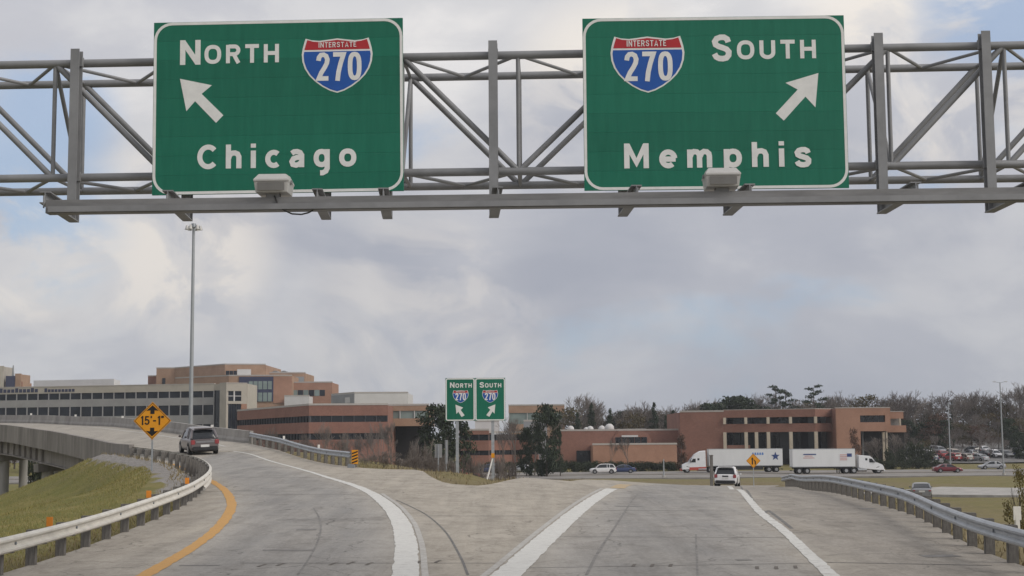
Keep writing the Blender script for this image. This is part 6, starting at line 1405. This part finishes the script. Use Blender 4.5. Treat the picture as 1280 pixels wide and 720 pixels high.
# the depth of the wood: one far mass of twigs and dull leaves behind the trees one can tell apart
def wood_mass():
    r = random.Random(77); mb = MB()
    for i in range(430):
        px = 700 + 640 * i / 430 + r.uniform(-3, 3); Y = r.uniform(384, 420); x = X_at(px, Y); zg = tz(x, Y); top = Z_at(px, 497 + 14 * abs(math.sin(px * .031)) + (14 if px < 860 else 0) + r.uniform(-2, 8), Y)
        for h in np.arange(zg - .5, top, 2.1): leaves(mb, clump_pts((x + r.uniform(-1, 1), Y + r.uniform(-1, 1), h), (1.9, 1.6, 1.5), 17, r), .75, r)
    o = mb.build('far_wood', 'wood_mass', None, fixn=False); tag(o, 'dense dull brown mass of the far wood behind the buildings and parking lot', 'wood', kind='stuff')
mat_leaf('wood_mass', [(.045, .046, .034), (.08, .072, .058), (.10, .088, .074), (.055, .062, .042)])
wood_mass()
for i in range(9): plant(rs.choice(('bare', 'bare', 'autumn', 'round')), 1136 + i * 17 + rs.uniform(-4, 4), rs.uniform(524, 552), rs.uniform(297, 333), 'small tree growing among the parked cars of the slope lot', 'small trees among the parked cars', rs.uniform(18, 30))
for i in range(14): plant(rs.choice(('autumn', 'bare', 'round', 'rust')), 1140 + i * 11 + rs.uniform(-4, 4), rs.uniform(515, 535), rs.uniform(338, 362), 'leafy young tree at the upper end of the slope parking lot', 'young trees at the upper end of the lot', 34)
UG = 'undergrowth at the edge of the wood'
for i in range(34): plant('bush', 1128 + i * 5.2, rs.uniform(536, 548), rs.uniform(366, 374), 'leafless brown undergrowth where the parking lot meets the wood', UG, 26, 'shrub')
# ------------------------------------------------------------------ grass and weeds
def blades(name, label, m, n, xr, yr, ok, hmin, hmax, w, seed):
    r = np.random.RandomState(seed); x = r.uniform(*xr, n); y = r.uniform(*yr, n); d, _, _, bi = seg_dist(x, y, OUT); k = ok(x, y, d, bi); x, y = x[k], y[k]; z = TZ(x, y); h = r.uniform(hmin, hmax, len(x)); a = r.uniform(0, 6.28, len(x)); lx, ly = r.normal(0, .45, (2, len(x))) * h
    v = np.empty((len(x) * 3, 3)); v[0::3] = np.c_[x - np.cos(a) * w, y - np.sin(a) * w, z - .03]; v[1::3] = np.c_[x + np.cos(a) * w, y + np.sin(a) * w, z - .03]; v[2::3] = np.c_[x + lx, y + ly, z + h]
    me = bpy.data.meshes.new(name); me.from_pydata(v.tolist(), [], [(3 * i, 3 * i + 1, 3 * i + 2) for i in range(len(x))]); me.materials.append(MATS[m]); o = bpy.data.objects.new(name, me); C.objects.link(o); tag(o, label, 'grass', kind='stuff'); return o
clear = lambda x, y, d, bi: (d > .12) & ~((bi < NLE) & (d < 1.9) & (y > 50)) & ~((y > 84) & (x < -12))
blades('grass', 'short green grass on the embankment beside the left guardrail', 'grass_blade', 190000, (-34, -9), (24, 86), lambda x, y, d, bi: clear(x, y, d, bi) & (bi < NLE), .03, .085, .014, 1)
blades('dry_grass', 'dry straw coloured weeds at the pavement edges and gore', 'dry_blade', 34000, (-12, 30), (24, 125), lambda x, y, d, bi: (d > .05) & (bi >= NLE) & (d < 9), .05, .20, .022, 2)
blades('dry_grass', 'dry grass tufts under the left guardrail', 'dry_blade', 16000, (-24, -9), (24, 84), lambda x, y, d, bi: (d > .1) & (d < 1.2) & (bi < NLE), .06, .2, .02, 3)

# ------------------------------------------------------------------ thin haze over the whole place
mh = bpy.data.materials.new('haze'); mh.use_nodes = True; nt = mh.node_tree; nt.nodes.remove(nt.nodes['Principled BSDF'])
vol = nt.nodes.new('ShaderNodeVolumePrincipled'); vol.inputs['Color'].default_value = (.86, .90, .96, 1); vol.inputs['Density'].default_value = .0002; vol.inputs['Anisotropy'].default_value = .2
nt.links.new(vol.outputs[0], nt.nodes['Material Output'].inputs['Volume']); MATS['haze'] = mh
hz = MB().b2((-6500, -2600, -8), (6500, 9400, 42)).build('haze', 'haze'); hz['kind'] = 'stuff'
